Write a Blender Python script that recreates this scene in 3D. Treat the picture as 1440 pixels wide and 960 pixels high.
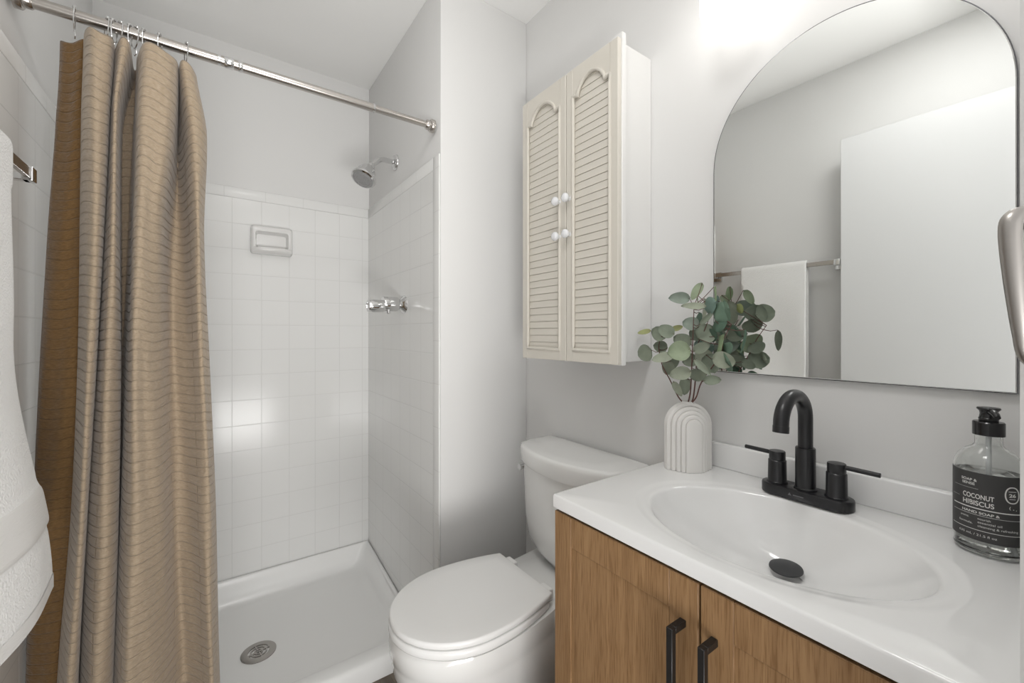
import bpy, bmesh, math, random
from mathutils import Vector, Matrix

random.seed(7)
S = bpy.context.scene
for o in list(bpy.data.objects):
    bpy.data.objects.remove(o)
C = S.collection
PI = math.pi

# ---------------------------------------------------------------- camera, light, exposure
FPX, YAW, H0 = 589.0, math.radians(35.44), 1.19
cs, sn = math.cos(YAW), math.sin(YAW)
cam = bpy.data.cameras.new('camera')
cam.sensor_width = 36.0
cam.lens = 36.0 * FPX / 1440.0
cam.shift_y = -11.2 / 1440.0
cam.clip_start = 0.01
camo = bpy.data.objects.new('camera', cam)
C.objects.link(camo)
camo.location = (0, 0, H0)
camo.rotation_euler = (PI / 2, 0, -YAW)
S.camera = camo

S.view_settings.view_transform = 'Standard'
S.view_settings.look = 'None'
S.view_settings.gamma = 1
S.view_settings.use_curve_mapping = False
S.view_settings.exposure = 0.16
W_ = bpy.data.worlds.new('daylight')
S.world = W_
W_.use_nodes = True
W_.node_tree.nodes['Background'].inputs[0].default_value = (1.0, 0.995, 0.985, 1)
W_.node_tree.nodes['Background'].inputs[1].default_value = 0.88
SHADE_POWER = 3.0


def area(name, loc, rot, size, power, col=(1, 0.99, 0.975)):
    l = bpy.data.lights.new(name, 'AREA')
    l.shape = 'RECTANGLE'
    l.size, l.size_y = size
    l.energy = power
    l.color = col
    o = bpy.data.objects.new(name, l)
    C.objects.link(o)
    o.location = loc
    o.rotation_euler = rot
    return o


# large unseen fill light, added far outside the doorway to reach the shower
area('outer_fill_light', (0.0, -4.6, 1.9), (math.radians(90), 0, 0), (6.0, 4.4), 34)
# upward fill light added just outside the doorway to lift the shower ceiling
area('upward_fill_light', (0.0, -1.25, 0.06), (math.radians(152), 0, 0), (1.7, 1.3), 118)
# downward fill added under the ceiling, without a fixture, for the level surfaces
area('top_fill_light', (0.15, 0.30, 2.425), (0, 0, 0), (0.30, 0.30), 4.6)

# ---------------------------------------------------------------- measured planes (metres)
M = 1.0267       # mirror wall
P = 1.3413       # front of the partition
SB = 2.165       # shower back wall tile face
XS = 0.6417      # shower side wall tile face
XL = -0.36       # left wall
YF = 0.03        # doorway wall, room side
CEIL = 2.437
ZC = 0.8633      # vanity top


def ratio(u):    # x / y of a viewing direction
    a = (u - 720) / FPX
    return (sn + a * cs) / (cs - a * sn)


# ---------------------------------------------------------------- materials
def mat(name, col=(0.8, 0.8, 0.8), rough=0.5, metal=0.0, coat=0.0, spec=0.5, **kw):
    m = bpy.data.materials.new(name)
    m.use_nodes = True
    b = m.node_tree.nodes['Principled BSDF']
    b.inputs['Base Color'].default_value = (*col, 1)
    b.inputs['Roughness'].default_value = rough
    b.inputs['Metallic'].default_value = metal
    b.inputs['Coat Weight'].default_value = coat
    b.inputs['Specular IOR Level'].default_value = spec
    for k, v in kw.items():
        b.inputs[k.replace('_', ' ')].default_value = v
    return m


def N(m, t, **kw):
    n = m.node_tree.nodes.new(t)
    for k, v in kw.items():
        setattr(n, k, v)
    return n


def L(m, a, b):
    m.node_tree.links.new(a, b)


def bsdf(m):
    return m.node_tree.nodes['Principled BSDF']


def noise_bump(m, scale=80, strength=0.15, dist=0.002, detail=3, stretch=None, coords='Object'):
    tc = N(m, 'ShaderNodeTexCoord')
    mp = N(m, 'ShaderNodeMapping')
    if stretch:
        mp.inputs['Scale'].default_value = stretch
    n = N(m, 'ShaderNodeTexNoise')
    n.inputs['Scale'].default_value = scale
    n.inputs['Detail'].default_value = detail
    bp = N(m, 'ShaderNodeBump')
    bp.inputs['Strength'].default_value = strength
    bp.inputs['Distance'].default_value = dist
    L(m, tc.outputs[coords], mp.inputs[0])
    L(m, mp.outputs[0], n.inputs['Vector'])
    L(m, n.outputs['Fac'], bp.inputs['Height'])
    L(m, bp.outputs[0], bsdf(m).inputs['Normal'])
    return n


PAINT = mat('wall_paint', (0.79, 0.787, 0.778), 0.55, spec=0.35)
noise_bump(PAINT, 160, 0.06, 0.001)
CEILP = mat('ceiling_paint', (0.93, 0.928, 0.916), 0.7, spec=0.2)
noise_bump(CEILP, 120, 0.08, 0.001)
DOORP = mat('door_paint', (0.70, 0.703, 0.703), 0.30, spec=0.5)
noise_bump(DOORP, 90, 0.10, 0.001)
TRIMP = mat('trim_paint', (0.82, 0.81, 0.79), 0.35)
CERAMIC = mat('white_ceramic', (0.82, 0.815, 0.80), 0.12, coat=0.4)
PORC = mat('toilet_porcelain', (0.85, 0.85, 0.835), 0.10, coat=0.5)
SEATM = mat('seat_plastic', (0.90, 0.90, 0.89), 0.25)
ACRYL = mat('pan_acrylic', (0.93, 0.93, 0.92), 0.22)
MARBLE = mat('cultured_marble', (0.86, 0.86, 0.855), 0.13, coat=0.4)
CHROME = mat('chrome', (0.72, 0.72, 0.72), 0.10, 1.0)
NICKEL = mat('brushed_nickel', (0.56, 0.53, 0.50), 0.24, 1.0)
DNICK = mat('satin_nickel', (0.36, 0.34, 0.32), 0.36, 1.0)
DRAINM = mat('drain_steel', (0.40, 0.38, 0.36), 0.35, 1.0)
DARK = mat('dark_void', (0.012, 0.012, 0.012), 0.8)
BLACK = mat('matte_black_metal', (0.014, 0.014, 0.016), 0.30, spec=0.5)
BLACKH = mat('black_pull_metal', (0.012, 0.011, 0.011), 0.42)
RUBB = mat('black_stopper', (0.035, 0.036, 0.038), 0.45)
IVORY = mat('cabinet_door_ivory', (0.70, 0.665, 0.595), 0.42)  # doors given a darker, beiger tone than the box and face frame
noise_bump(IVORY, 200, 0.05, 0.001)
WHITEC = mat('cabinet_box_white', (0.84, 0.835, 0.82), 0.40)
KNOB = mat('white_knob_ceramic', (0.82, 0.83, 0.85), 0.15, coat=0.5)
MIRROR = mat('mirror_silver', (0.86, 0.875, 0.865), 0.0, 1.0)
MEDGE = mat('mirror_edge', (0.17, 0.17, 0.18), 0.2, 1.0)
VASE = mat('matte_ceramic', (0.84, 0.825, 0.80), 0.75, spec=0.25)
noise_bump(VASE, 60, 0.12, 0.001)
BARK = mat('eucalyptus_bark', (0.13, 0.055, 0.045), 0.6)
PUMPB = mat('black_pump_plastic', (0.012, 0.012, 0.013), 0.18)
LABEL = mat('charcoal_label', (0.045, 0.044, 0.044), 0.5)
INK = mat('white_label_ink', (0.72, 0.72, 0.70), 0.6)
LOGO = mat('grey_print', (0.16, 0.16, 0.17), 0.5)


def leafmat(name, col, back):
    m = mat(name, col, 0.55, spec=0.3)
    g = N(m, 'ShaderNodeNewGeometry')
    mx = N(m, 'ShaderNodeMix', data_type='RGBA')
    tc = N(m, 'ShaderNodeTexCoord')
    ns = N(m, 'ShaderNodeTexNoise')
    ns.inputs['Scale'].default_value = 55
    hs = N(m, 'ShaderNodeMix', data_type='RGBA', blend_type='MULTIPLY')
    rp = N(m, 'ShaderNodeMapRange')
    rp.inputs['To Min'].default_value = 0.78
    rp.inputs['To Max'].default_value = 1.2
    L(m, tc.outputs['Object'], ns.inputs['Vector'])
    L(m, ns.outputs['Fac'], rp.inputs['Value'])
    mx.inputs['A'].default_value = (*col, 1)
    mx.inputs['B'].default_value = (*back, 1)
    L(m, g.outputs['Backfacing'], mx.inputs['Factor'])
    hs.inputs['Factor'].default_value = 1.0
    L(m, mx.outputs['Result'], hs.inputs['A'])
    L(m, rp.outputs[0], hs.inputs['B'])
    L(m, hs.outputs['Result'], bsdf(m).inputs['Base Color'])
    return m


LEAFS = {
    'd': leafmat('leaf_dark_green', (0.094, 0.156, 0.112), (0.22, 0.25, 0.19)),
    'm': leafmat('leaf_sage_green', (0.156, 0.237, 0.175), (0.27, 0.31, 0.24)),
    't': leafmat('leaf_blue_green', (0.19, 0.28, 0.24), (0.28, 0.33, 0.28)),
    'l': leafmat('leaf_light_green', (0.26, 0.34, 0.20), (0.32, 0.38, 0.26)),
    'p': leafmat('leaf_pale_underside', (0.33, 0.36, 0.28), (0.33, 0.36, 0.28)),
    'y': leafmat('leaf_yellow_green', (0.30, 0.33, 0.13), (0.33, 0.35, 0.16)),
}


def tile_mat(name, axis, o0, z0, bw=0.1095, off=0.0, rh=0.1095):
    m = mat(name, (0.8, 0.8, 0.79), 0.16, spec=0.28)
    g = N(m, 'ShaderNodeNewGeometry')
    sp = N(m, 'ShaderNodeSeparateXYZ')
    cb = N(m, 'ShaderNodeCombineXYZ')
    ad = N(m, 'ShaderNodeVectorMath', operation='SUBTRACT')
    ad.inputs[1].default_value = (o0 - 20 * bw, z0 - 20 * rh, 0)
    br = N(m, 'ShaderNodeTexBrick', offset=off, squash=1.0)
    br.inputs['Color1'].default_value = (0.87, 0.87, 0.857, 1)
    br.inputs['Color2'].default_value = (0.862, 0.862, 0.85, 1)
    br.inputs['Mortar'].default_value = (0.79, 0.79, 0.775, 1)
    br.inputs['Scale'].default_value = 1.0
    br.inputs['Mortar Size'].default_value = 0.0016
    br.inputs['Mortar Smooth'].default_value = 0.6
    br.inputs['Bias'].default_value = 0.0
    br.inputs['Brick Width'].default_value = bw
    br.inputs['Row Height'].default_value = rh
    L(m, g.outputs['Position'], sp.inputs[0])
    L(m, sp.outputs[axis], cb.inputs['X'])
    L(m, sp.outputs['Z'], cb.inputs['Y'])
    L(m, cb.outputs[0], ad.inputs[0])
    L(m, ad.outputs[0], br.inputs['Vector'])
    L(m, br.outputs['Color'], bsdf(m).inputs['Base Color'])
    inv = N(m, 'ShaderNodeMath', operation='SUBTRACT')
    inv.inputs[0].default_value = 1.0
    L(m, br.outputs['Fac'], inv.inputs[1])
    ns = N(m, 'ShaderNodeTexNoise')
    ns.inputs['Scale'].default_value = 9.0
    L(m, g.outputs['Position'], ns.inputs['Vector'])
    ml = N(m, 'ShaderNodeMath', operation='MULTIPLY_ADD')
    ml.inputs[1].default_value = 0.6
    L(m, ns.outputs['Fac'], ml.inputs[0])
    L(m, inv.outputs[0], ml.inputs[2])
    bp = N(m, 'ShaderNodeBump')
    bp.inputs['Strength'].default_value = 0.5
    bp.inputs['Distance'].default_value = 0.0012
    L(m, ml.outputs[0], bp.inputs['Height'])
    L(m, bp.outputs[0], bsdf(m).inputs['Normal'])
    return m


ROWZ = 1.7755
TILE_B = tile_mat('back_wall_tile', 'X', 0.0633, ROWZ)
TILE_L = tile_mat('left_wall_tile', 'Y', 1.419, ROWZ)
TILE_R = tile_mat('side_wall_tile', 'Y', 1.392, ROWZ)
BULL_B = tile_mat('bullnose_tile', 'X', 0.035, ROWZ, 0.153, 0.0, 0.06)
BULL_L = tile_mat('bullnose_tile_left', 'Y', 1.46, ROWZ, 0.153, 0.0, 0.06)
BULL_R = tile_mat('bullnose_tile_side', 'Y', 1.392, ROWZ, 0.153, 0.0, 0.06)
BULL_V = tile_mat('bullnose_tile_vertical', 'Y', 1.20, ROWZ, 0.5, 0.0, 0.153)


def wood_mat(name, c1, c2, c3, scale=(14, 14, 0.55), rough=0.45):
    m = mat(name, c1, rough, spec=0.3)
    tc = N(m, 'ShaderNodeTexCoord')
    mp = N(m, 'ShaderNodeMapping')
    mp.inputs['Scale'].default_value = scale
    n1 = N(m, 'ShaderNodeTexNoise')
    n1.inputs['Scale'].default_value = 5.0
    n1.inputs['Detail'].default_value = 6
    n1.inputs['Distortion'].default_value = 0.4
    mp2 = N(m, 'ShaderNodeMapping')
    mp2.inputs['Scale'].default_value = tuple(s * 8 if s > 2 else s * 9 for s in scale)
    n2 = N(m, 'ShaderNodeTexNoise')
    n2.inputs['Scale'].default_value = 4.0
    n2.inputs['Detail'].default_value = 3
    cr = N(m, 'ShaderNodeValToRGB')
    cr.color_ramp.elements[0].position = 0.30
    cr.color_ramp.elements[0].color = (*c2, 1)
    cr.color_ramp.elements[1].position = 0.70
    cr.color_ramp.elements[1].color = (*c1, 1)
    cr2 = N(m, 'ShaderNodeValToRGB')
    cr2.color_ramp.elements[0].position = 0.36
    cr2.color_ramp.elements[0].color = (*c3, 1)
    cr2.color_ramp.elements[1].position = 0.52
    cr2.color_ramp.elements[1].color = (1, 1, 1, 1)
    mx = N(m, 'ShaderNodeMix', data_type='RGBA', blend_type='MULTIPLY')
    mx.inputs['Factor'].default_value = 0.8
    L(m, tc.outputs['Object'], mp.inputs[0])
    L(m, tc.outputs['Object'], mp2.inputs[0])
    L(m, mp.outputs[0], n1.inputs['Vector'])
    L(m, mp2.outputs[0], n2.inputs['Vector'])
    L(m, n1.outputs['Fac'], cr.inputs[0])
    L(m, n2.outputs['Fac'], cr2.inputs[0])
    L(m, cr.outputs[0], mx.inputs['A'])
    L(m, cr2.outputs[0], mx.inputs['B'])
    L(m, mx.outputs['Result'], bsdf(m).inputs['Base Color'])
    bp = N(m, 'ShaderNodeBump')
    bp.inputs['Strength'].default_value = 0.12
    bp.inputs['Distance'].default_value = 0.0006
    L(m, n2.outputs['Fac'], bp.inputs['Height'])
    L(m, bp.outputs[0], bsdf(m).inputs['Normal'])
    return m


OAK = wood_mat('oak_veneer', (0.365, 0.220, 0.108), (0.270, 0.154, 0.072), (0.68, 0.62, 0.54))
OAKG = mat('oak_groove', (0.20, 0.105, 0.05), 0.6)
FLOORM = wood_mat('floor_planks', (0.20, 0.165, 0.13), (0.13, 0.105, 0.082), (0.7, 0.68, 0.65), (9, 0.6, 9))


def curtain_mat(name, ca, cb):
    m = mat(name, (0.36, 0.27, 0.18), 0.85, spec=0.15)
    bsdf(m).inputs['Sheen Weight'].default_value = 0.25
    bsdf(m).inputs['Sheen Roughness'].default_value = 0.5
    uv = N(m, 'ShaderNodeUVMap')
    # slight wander of the stitched rows
    nw = N(m, 'ShaderNodeTexNoise')
    nw.inputs['Scale'].default_value = 9.0
    nw.inputs['Detail'].default_value = 2
    vm = N(m, 'ShaderNodeVectorMath', operation='MULTIPLY_ADD')
    vm.inputs[1].default_value = (0.008, 0.012, 0)
    L(m, uv.outputs[0], nw.inputs['Vector'])
    L(m, nw.outputs['Color'], vm.inputs[0])
    L(m, uv.outputs[0], vm.inputs[2])
    br = N(m, 'ShaderNodeTexBrick', offset=0.37, offset_frequency=3, squash=1.0)
    br.inputs['Scale'].default_value = 1.0
    br.inputs['Brick Width'].default_value = 0.33
    br.inputs['Row Height'].default_value = 0.0235
    br.inputs['Mortar Size'].default_value = 0.0023
    br.inputs['Mortar Smooth'].default_value = 1.0
    L(m, vm.outputs[0], br.inputs['Vector'])
    # puckers between the rows
    mp = N(m, 'ShaderNodeMapping')
    mp.inputs['Scale'].default_value = (24.0, 85.0, 1)
    n1 = N(m, 'ShaderNodeTexNoise')
    n1.inputs['Scale'].default_value = 1.0
    n1.inputs['Detail'].default_value = 2
    n1.inputs['Distortion'].default_value = 0.6
    mp2 = N(m, 'ShaderNodeMapping')
    mp2.inputs['Scale'].default_value = (60, 560, 1)
    n2 = N(m, 'ShaderNodeTexNoise')
    n2.inputs['Scale'].default_value = 1.0
    n2.inputs['Detail'].default_value = 2
    L(m, uv.outputs[0], mp.inputs[0])
    L(m, uv.outputs[0], mp2.inputs[0])
    L(m, mp.outputs[0], n1.inputs['Vector'])
    L(m, mp2.outputs[0], n2.inputs['Vector'])
    a1 = N(m, 'ShaderNodeMath', operation='MULTIPLY_ADD')
    a1.inputs[1].default_value = 1.5
    inv = N(m, 'ShaderNodeMath', operation='SUBTRACT')
    inv.inputs[0].default_value = 1.0
    L(m, br.outputs['Fac'], inv.inputs[1])
    L(m, n1.outputs['Fac'], a1.inputs[0])
    L(m, inv.outputs[0], a1.inputs[2])
    a2 = N(m, 'ShaderNodeMath', operation='MULTIPLY_ADD')
    a2.inputs[1].default_value = 0.15
    L(m, n2.outputs['Fac'], a2.inputs[0])
    L(m, a1.outputs[0], a2.inputs[2])
    bp = N(m, 'ShaderNodeBump')
    bp.inputs['Strength'].default_value = 0.7
    bp.inputs['Distance'].default_value = 0.0030
    L(m, a2.outputs[0], bp.inputs['Height'])
    L(m, bp.outputs[0], bsdf(m).inputs['Normal'])
    cr = N(m, 'ShaderNodeValToRGB')
    cr.color_ramp.elements[0].position = 0.3
    cr.color_ramp.elements[0].color = (*ca, 1)
    cr.color_ramp.elements[1].position = 0.7
    cr.color_ramp.elements[1].color = (*cb, 1)
    L(m, n2.outputs['Fac'], cr.inputs[0])
    L(m, cr.outputs[0], bsdf(m).inputs['Base Color'])
    # thin cloth lets a little light through
    tr = N(m, 'ShaderNodeBsdfTranslucent')
    tr.inputs[0].default_value = (0.50, 0.33, 0.17, 1)
    ms = N(m, 'ShaderNodeMixShader')
    ms.inputs[0].default_value = 0.08
    out = m.node_tree.nodes['Material Output']
    L(m, bsdf(m).outputs[0], ms.inputs[1])
    L(m, tr.outputs[0], ms.inputs[2])
    L(m, ms.outputs[0], out.inputs['Surface'])
    return m


CURT = curtain_mat('tan_crinkle_cloth', (0.37, 0.285, 0.195), (0.48, 0.385, 0.285))
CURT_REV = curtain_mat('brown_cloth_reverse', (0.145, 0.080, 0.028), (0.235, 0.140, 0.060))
TOWEL = mat('terry_cotton', (0.88, 0.875, 0.86), 0.95, spec=0.1)
TOWEL.node_tree.nodes['Principled BSDF'].inputs['Sheen Weight'].default_value = 0.3
noise_bump(TOWEL, 260, 0.7, 0.004, 4)
BANDM = mat('woven_towel_band', (0.82, 0.81, 0.79), 0.85, spec=0.1)
noise_bump(BANDM, 90, 0.4, 0.002, 2, (1, 1, 6))

SHADE = mat('glowing_glass_shade', (1, 1, 1), 0.3)
bsdf(SHADE).inputs['Emission Color'].default_value = (1.0, 0.975, 0.94, 1)
bsdf(SHADE).inputs['Emission Strength'].default_value = SHADE_POWER


def glass_mat(name, col, ior):
    m = mat(name, col, 0.0)
    bsdf(m).inputs['Transmission Weight'].default_value = 1.0
    bsdf(m).inputs['IOR'].default_value = ior
    return m


GLASS = glass_mat('clear_bottle_glass', (0.97, 0.985, 0.975), 1.45)
LIQ = glass_mat('clear_liquid_soap', (0.965, 0.97, 0.955), 1.34)
TUBEM = mat('dip_tube_plastic', (0.80, 0.82, 0.83), 0.3)


# ---------------------------------------------------------------- geometry helpers
class G:
    """collects shapes into one mesh"""

    def __init__(self):
        self.bm = bmesh.new()

    def face(self, vs):
        try:
            return self.bm.faces.new(vs)
        except ValueError:
            return None

    def box(self, x0, x1, y0, y1, z0, z1, bev=0.0, seg=2):
        b2 = bmesh.new()
        bmesh.ops.create_cube(b2, size=1.0)
        for v in b2.verts:
            v.co = Vector(((x0 + x1) / 2 + v.co.x * (x1 - x0), (y0 + y1) / 2 + v.co.y * (y1 - y0), (z0 + z1) / 2 + v.co.z * (z1 - z0)))
        if bev > 0:
            bmesh.ops.bevel(b2, geom=b2.edges[:], offset=bev, segments=seg, affect='EDGES', profile=0.5)
        self.merge(b2)
        return self

    def merge(self, b2):
        me = bpy.data.meshes.new('tmp')
        b2.to_mesh(me)
        b2.free()
        self.bm.from_mesh(me)
        bpy.data.meshes.remove(me)

    def rings(self, rings, close=True, cap0=True, cap1=True):
        R = [[self.bm.verts.new(p) for p in r] for r in rings]
        n = len(R[0])
        for a, b in zip(R[:-1], R[1:]):
            for i in range(n if close else n - 1):
                j = (i + 1) % n
                self.face((a[i], a[j], b[j], b[i]))
        if cap0:
            self.face(list(reversed(R[0])))
        if cap1:
            self.face(R[-1])
        return self

    def lathe(self, prof, o=(0, 0, 0), axis=(0, 0, 1), n=32, cap0=True, cap1=True, sx=1.0):
        ax = Vector(axis).normalized()
        q = Vector((0, 0, 1)).rotation_difference(ax)
        o = Vector(o)
        rs = []
        for r, z in prof:
            rs.append([o + q @ Vector((r * math.cos(2 * PI * i / n) * sx, r * math.sin(2 * PI * i / n), z)) for i in range(n)])
        return self.rings(rs, True, cap0, cap1)

    def cyl(self, a, b, r, r2=None, n=24, bev=0.0):
        a, b = Vector(a), Vector(b)
        h = (b - a).length
        r2 = r if r2 is None else r2
        if bev:
            pr = [(r - bev, 0), (r, bev), (r2, h - bev), (r2 - bev, h)]
        else:
            pr = [(r, 0), (r2, h)]
        return self.lathe(pr, a, b - a, n)

    def tube(self, path, r, n=12, closed=False, cap=True, flat=None):
        path = [Vector(p) for p in path]
        k = len(path)
        rad = r if hasattr(r, '__len__') else [r] * k
        rs = []
        up = None
        for i in range(k):
            if closed:
                t = (path[(i + 1) % k] - path[i - 1]).normalized()
            else:
                t = (path[min(i + 1, k - 1)] - path[max(i - 1, 0)]).normalized()
            if up is None:
                up = t.orthogonal().normalized()
            up = (up - t * up.dot(t))
            up = up.normalized() if up.length > 1e-6 else t.orthogonal().normalized()
            sd = t.cross(up)
            rs.append([path[i] + (up * math.cos(2 * PI * j / n) + sd * math.sin(2 * PI * j / n)) * rad[i] for j in range(n)])
        if closed:
            rs.append(rs[0])
            return self.rings(rs, True, False, False)
        return self.rings(rs, True, cap, cap)

    def sphere(self, c, r, n=12, sc=(1, 1, 1)):
        pr = []
        for i in range(n + 1):
            a = -PI / 2 + PI * i / n
            pr.append((max(r * math.cos(a), 1e-5), r * math.sin(a)))
        b = G().lathe(pr, (0, 0, 0), (0, 0, 1), 2 * n)
        for v in b.bm.verts:
            v.co = Vector(c) + Vector((v.co.x * sc[0], v.co.y * sc[1], v.co.z * sc[2]))
        self.merge(b.bm)
        return self

    def grid(self, fn, nu, nv, uvs=None):
        V = [[self.bm.verts.new(fn(i / nu, j / nv)) for j in range(nv + 1)] for i in range(nu + 1)]
        lay = self.bm.loops.layers.uv.verify() if uvs else None
        for i in range(nu):
            for j in range(nv):
                f = self.face((V[i][j], V[i + 1][j], V[i + 1][j + 1], V[i][j + 1]))
                if f and lay:
                    for lp, (a, b) in zip(f.loops, ((i, j), (i + 1, j), (i + 1, j + 1), (i, j + 1))):
                        lp[lay].uv = uvs(a / nu, b / nv)
        return self

    def poly_prism(self, pts, plane, d0, d1):
        """outline pts (a, b) extruded along the remaining axis; plane 'xy','yz','xz'"""
        def mk(a, b, d):
            return {'xy': (a, b, d), 'yz': (d, a, b), 'xz': (a, d, b)}[plane]
        return self.rings([[mk(a, b, d0) for a, b in pts], [mk(a, b, d1) for a, b in pts]])


def rootloc(p):
    v = Vector((0, 0, 0))
    while p is not None:
        v += p.location
        p = p.parent
    return v


def obj(name, g, m, parent=None, smooth=40, kind=None, recalc=True):
    bm = g.bm if isinstance(g, G) else g
    bmesh.ops.remove_doubles(bm, verts=bm.verts, dist=1e-6)
    if recalc:
        bmesh.ops.recalc_face_normals(bm, faces=bm.faces)
    if parent is not None:
        off = rootloc(parent)
        for v in bm.verts:
            v.co -= off
    me = bpy.data.meshes.new(name)
    bm.to_mesh(me)
    bm.free()
    for mm in (m if isinstance(m, (list, tuple)) else [m]):
        me.materials.append(mm)
    if smooth:
        for p in me.polygons:
            p.use_smooth = True
        me.set_sharp_from_angle(angle=math.radians(smooth))
    o = bpy.data.objects.new(name, me)
    C.objects.link(o)
    if parent is not None:
        o.parent = parent
    if kind:
        o['kind'] = kind
    return o


def thing(name, label, cat, loc, group=None):
    o = bpy.data.objects.new(name, None)
    o.empty_display_size = 0.05
    C.objects.link(o)
    o.location = loc
    o['label'] = label
    o['category'] = cat
    if group:
        o['group'] = group
    return o


def tag(o, label, cat, group=None):
    o['label'] = label
    o['category'] = cat
    if group:
        o['group'] = group
    return o


def struct(name, g, m, smooth=40, parent=None):
    return obj(name, g, m, parent, smooth, None if parent else 'structure')


def smoothstep(a, b, x):
    t = max(0.0, min(1.0, (x - a) / (b - a)))
    return t * t * (3 - 2 * t)


def catmull(vals, t):
    n = len(vals) - 1
    t = max(0.0, min(n - 1e-6, t))
    i = int(t)
    f = t - i
    p0, p1, p2, p3 = vals[max(i - 1, 0)], vals[i], vals[i + 1], vals[min(i + 2, n)]
    return 0.5 * (2 * p1 + (p2 - p0) * f + (2 * p0 - 5 * p1 + 4 * p2 - p3) * f * f + (3 * p1 - p0 - 3 * p2 + p3) * f ** 3)


# ---------------------------------------------------------------- the room
T = 0.12
struct('floor', G().box(XL - T, M + T, -2.6, SB + T, -0.06, 0.0), FLOORM, 0)
struct('ceiling', G().box(XL - T, M + T, -0.08, SB + T, CEIL, CEIL + 0.08), CEILP, 0)
struct('wall_right', G().box(M, M + T, -0.08, SB + T, 0, CEIL), PAINT, 0)
struct('wall_left', G().box(XL - T, XL - 0.008, -0.08, SB + T, 0, CEIL), PAINT, 0)
struct('wall_back', G().box(XL - 0.008, M, SB + 0.008, SB + T, 0, CEIL), PAINT, 0)
struct('wall_partition', G().box(XS + 0.0055, M, P, SB + 0.008, 0, CEIL, 0.004, 2), PAINT, 30)
g = G()
g.box(0.42, M, YF - 0.11, YF, 0, CEIL, 0.002, 1)
struct('wall_front', g, PAINT, 0)
struct('wall_door_side', G().box(XL - 0.008, -0.27, YF - 0.11, YF, 0, CEIL), PAINT, 0)
struct('wall_header', G().box(-0.27, 0.42, YF - 0.11, YF, 2.07, CEIL), PAINT, 0)
# tile surfaces of the shower
ZT = 1.8215
struct('wall_back_tile', G().box(XL, XS, SB, SB + 0.0079, 0.03, ROWZ), TILE_B, 0)
struct('trim_1', G().box(XL, XS, SB - 0.001, SB + 0.0079, ROWZ, ZT, 0.003, 2), BULL_B, 40)
struct('wall_left_tile', G().box(XL - 0.0079, XL, 1.312, SB - 0.0001, 0.0, ROWZ), TILE_L, 0)
struct('trim_2', G().box(XL - 0.0079, XL + 0.001, 1.312, SB - 0.0012, ROWZ, ZT, 0.003, 2), BULL_L, 40)
struct('wall_side_tile', G().box(XS, XS + 0.0054, P + 0.05, SB - 0.0001, 0.0, ROWZ), TILE_R, 0)
struct('trim_3', G().box(XS - 0.001, XS + 0.0054, P + 0.05, SB - 0.0012, ROWZ, ZT, 0.003, 2), BULL_R, 40)
struct('trim_4', G().box(XS - 0.001, XS + 0.0054, P + 0.0005, P + 0.05, 0.0, ZT, 0.003, 2), BULL_V, 40)
# baseboards
struct('baseboard_back', G().box(XS + 0.012, M - 0.0005, P - 0.012, P - 0.0002, 0, 0.09, 0.003), TRIMP, 40)
struct('baseboard_right', G().box(M - 0.012, M - 0.0002, 0.66, P - 0.0125, 0, 0.09, 0.003), TRIMP, 40)
struct('baseboard_left', G().box(XL - 0.0078, XL + 0.004, YF + 0.01, 1.3115, 0, 0.09, 0.003), TRIMP, 40)

# the open entry door, folded back against the left wall
g = G().box(-0.285, -0.25, YF + 0.012, 0.672, 0.012, 2.055, 0.0015, 1)
door = struct('door_1', g, DOORP, 40)
g = G()
for z in (0.25, 1.05, 1.85):
    g.cyl((-0.292, YF + 0.006, z - 0.045), (-0.292, YF + 0.006, z + 0.045), 0.006)
struct('door_hinges', g, DNICK, 40, door)
g = G()
g.lathe([(0.030, 0), (0.030, 0.006), (0.024, 0.010), (0.010, 0.012), (0.010, 0.045)], (-0.25, 0.61, 0.93), (1, 0, 0))
g.tube([(-0.207, 0.61, 0.93), (-0.204, 0.59, 0.93), (-0.204, 0.50, 0.928)], 0.008)
struct('door_lever', g, DNICK, 40, door)

# ---------------------------------------------------------------- shower pan and drain
pan = thing('shower_pan', 'white acrylic shower pan with sloped rim on the shower floor', 'shower pan', (0.14, 1.8, 0))
PX0, PX1, PY0, PY1 = XL + 0.002, XS - 0.002, 1.44, SB - 0.002


def rrect(x0, x1, y0, y1, r, n=5):
    pts = []
    for cx, cy, a0 in ((x1 - r, y1 - r, 0), (x0 + r, y1 - r, PI / 2), (x0 + r, y0 + r, PI), (x1 - r, y0 + r, 1.5 * PI)):
        for i in range(n + 1):
            a = a0 + PI / 2 * i / n
            pts.append((cx + r * math.cos(a), cy + r * math.sin(a)))
    return pts


def panring(i_x, i_yb, i_yf, zb, zf, r):
    pts = rrect(PX0 + i_x, PX1 - i_x, PY0 + i_yf, PY1 - i_yb, r)
    out = []
    for x, y in pts:
        t = smoothstep(PY0 + 0.075, PY0 + 0.10, y)
        out.append((x, y, zf + (zb - zf) * t))
    return out


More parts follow.
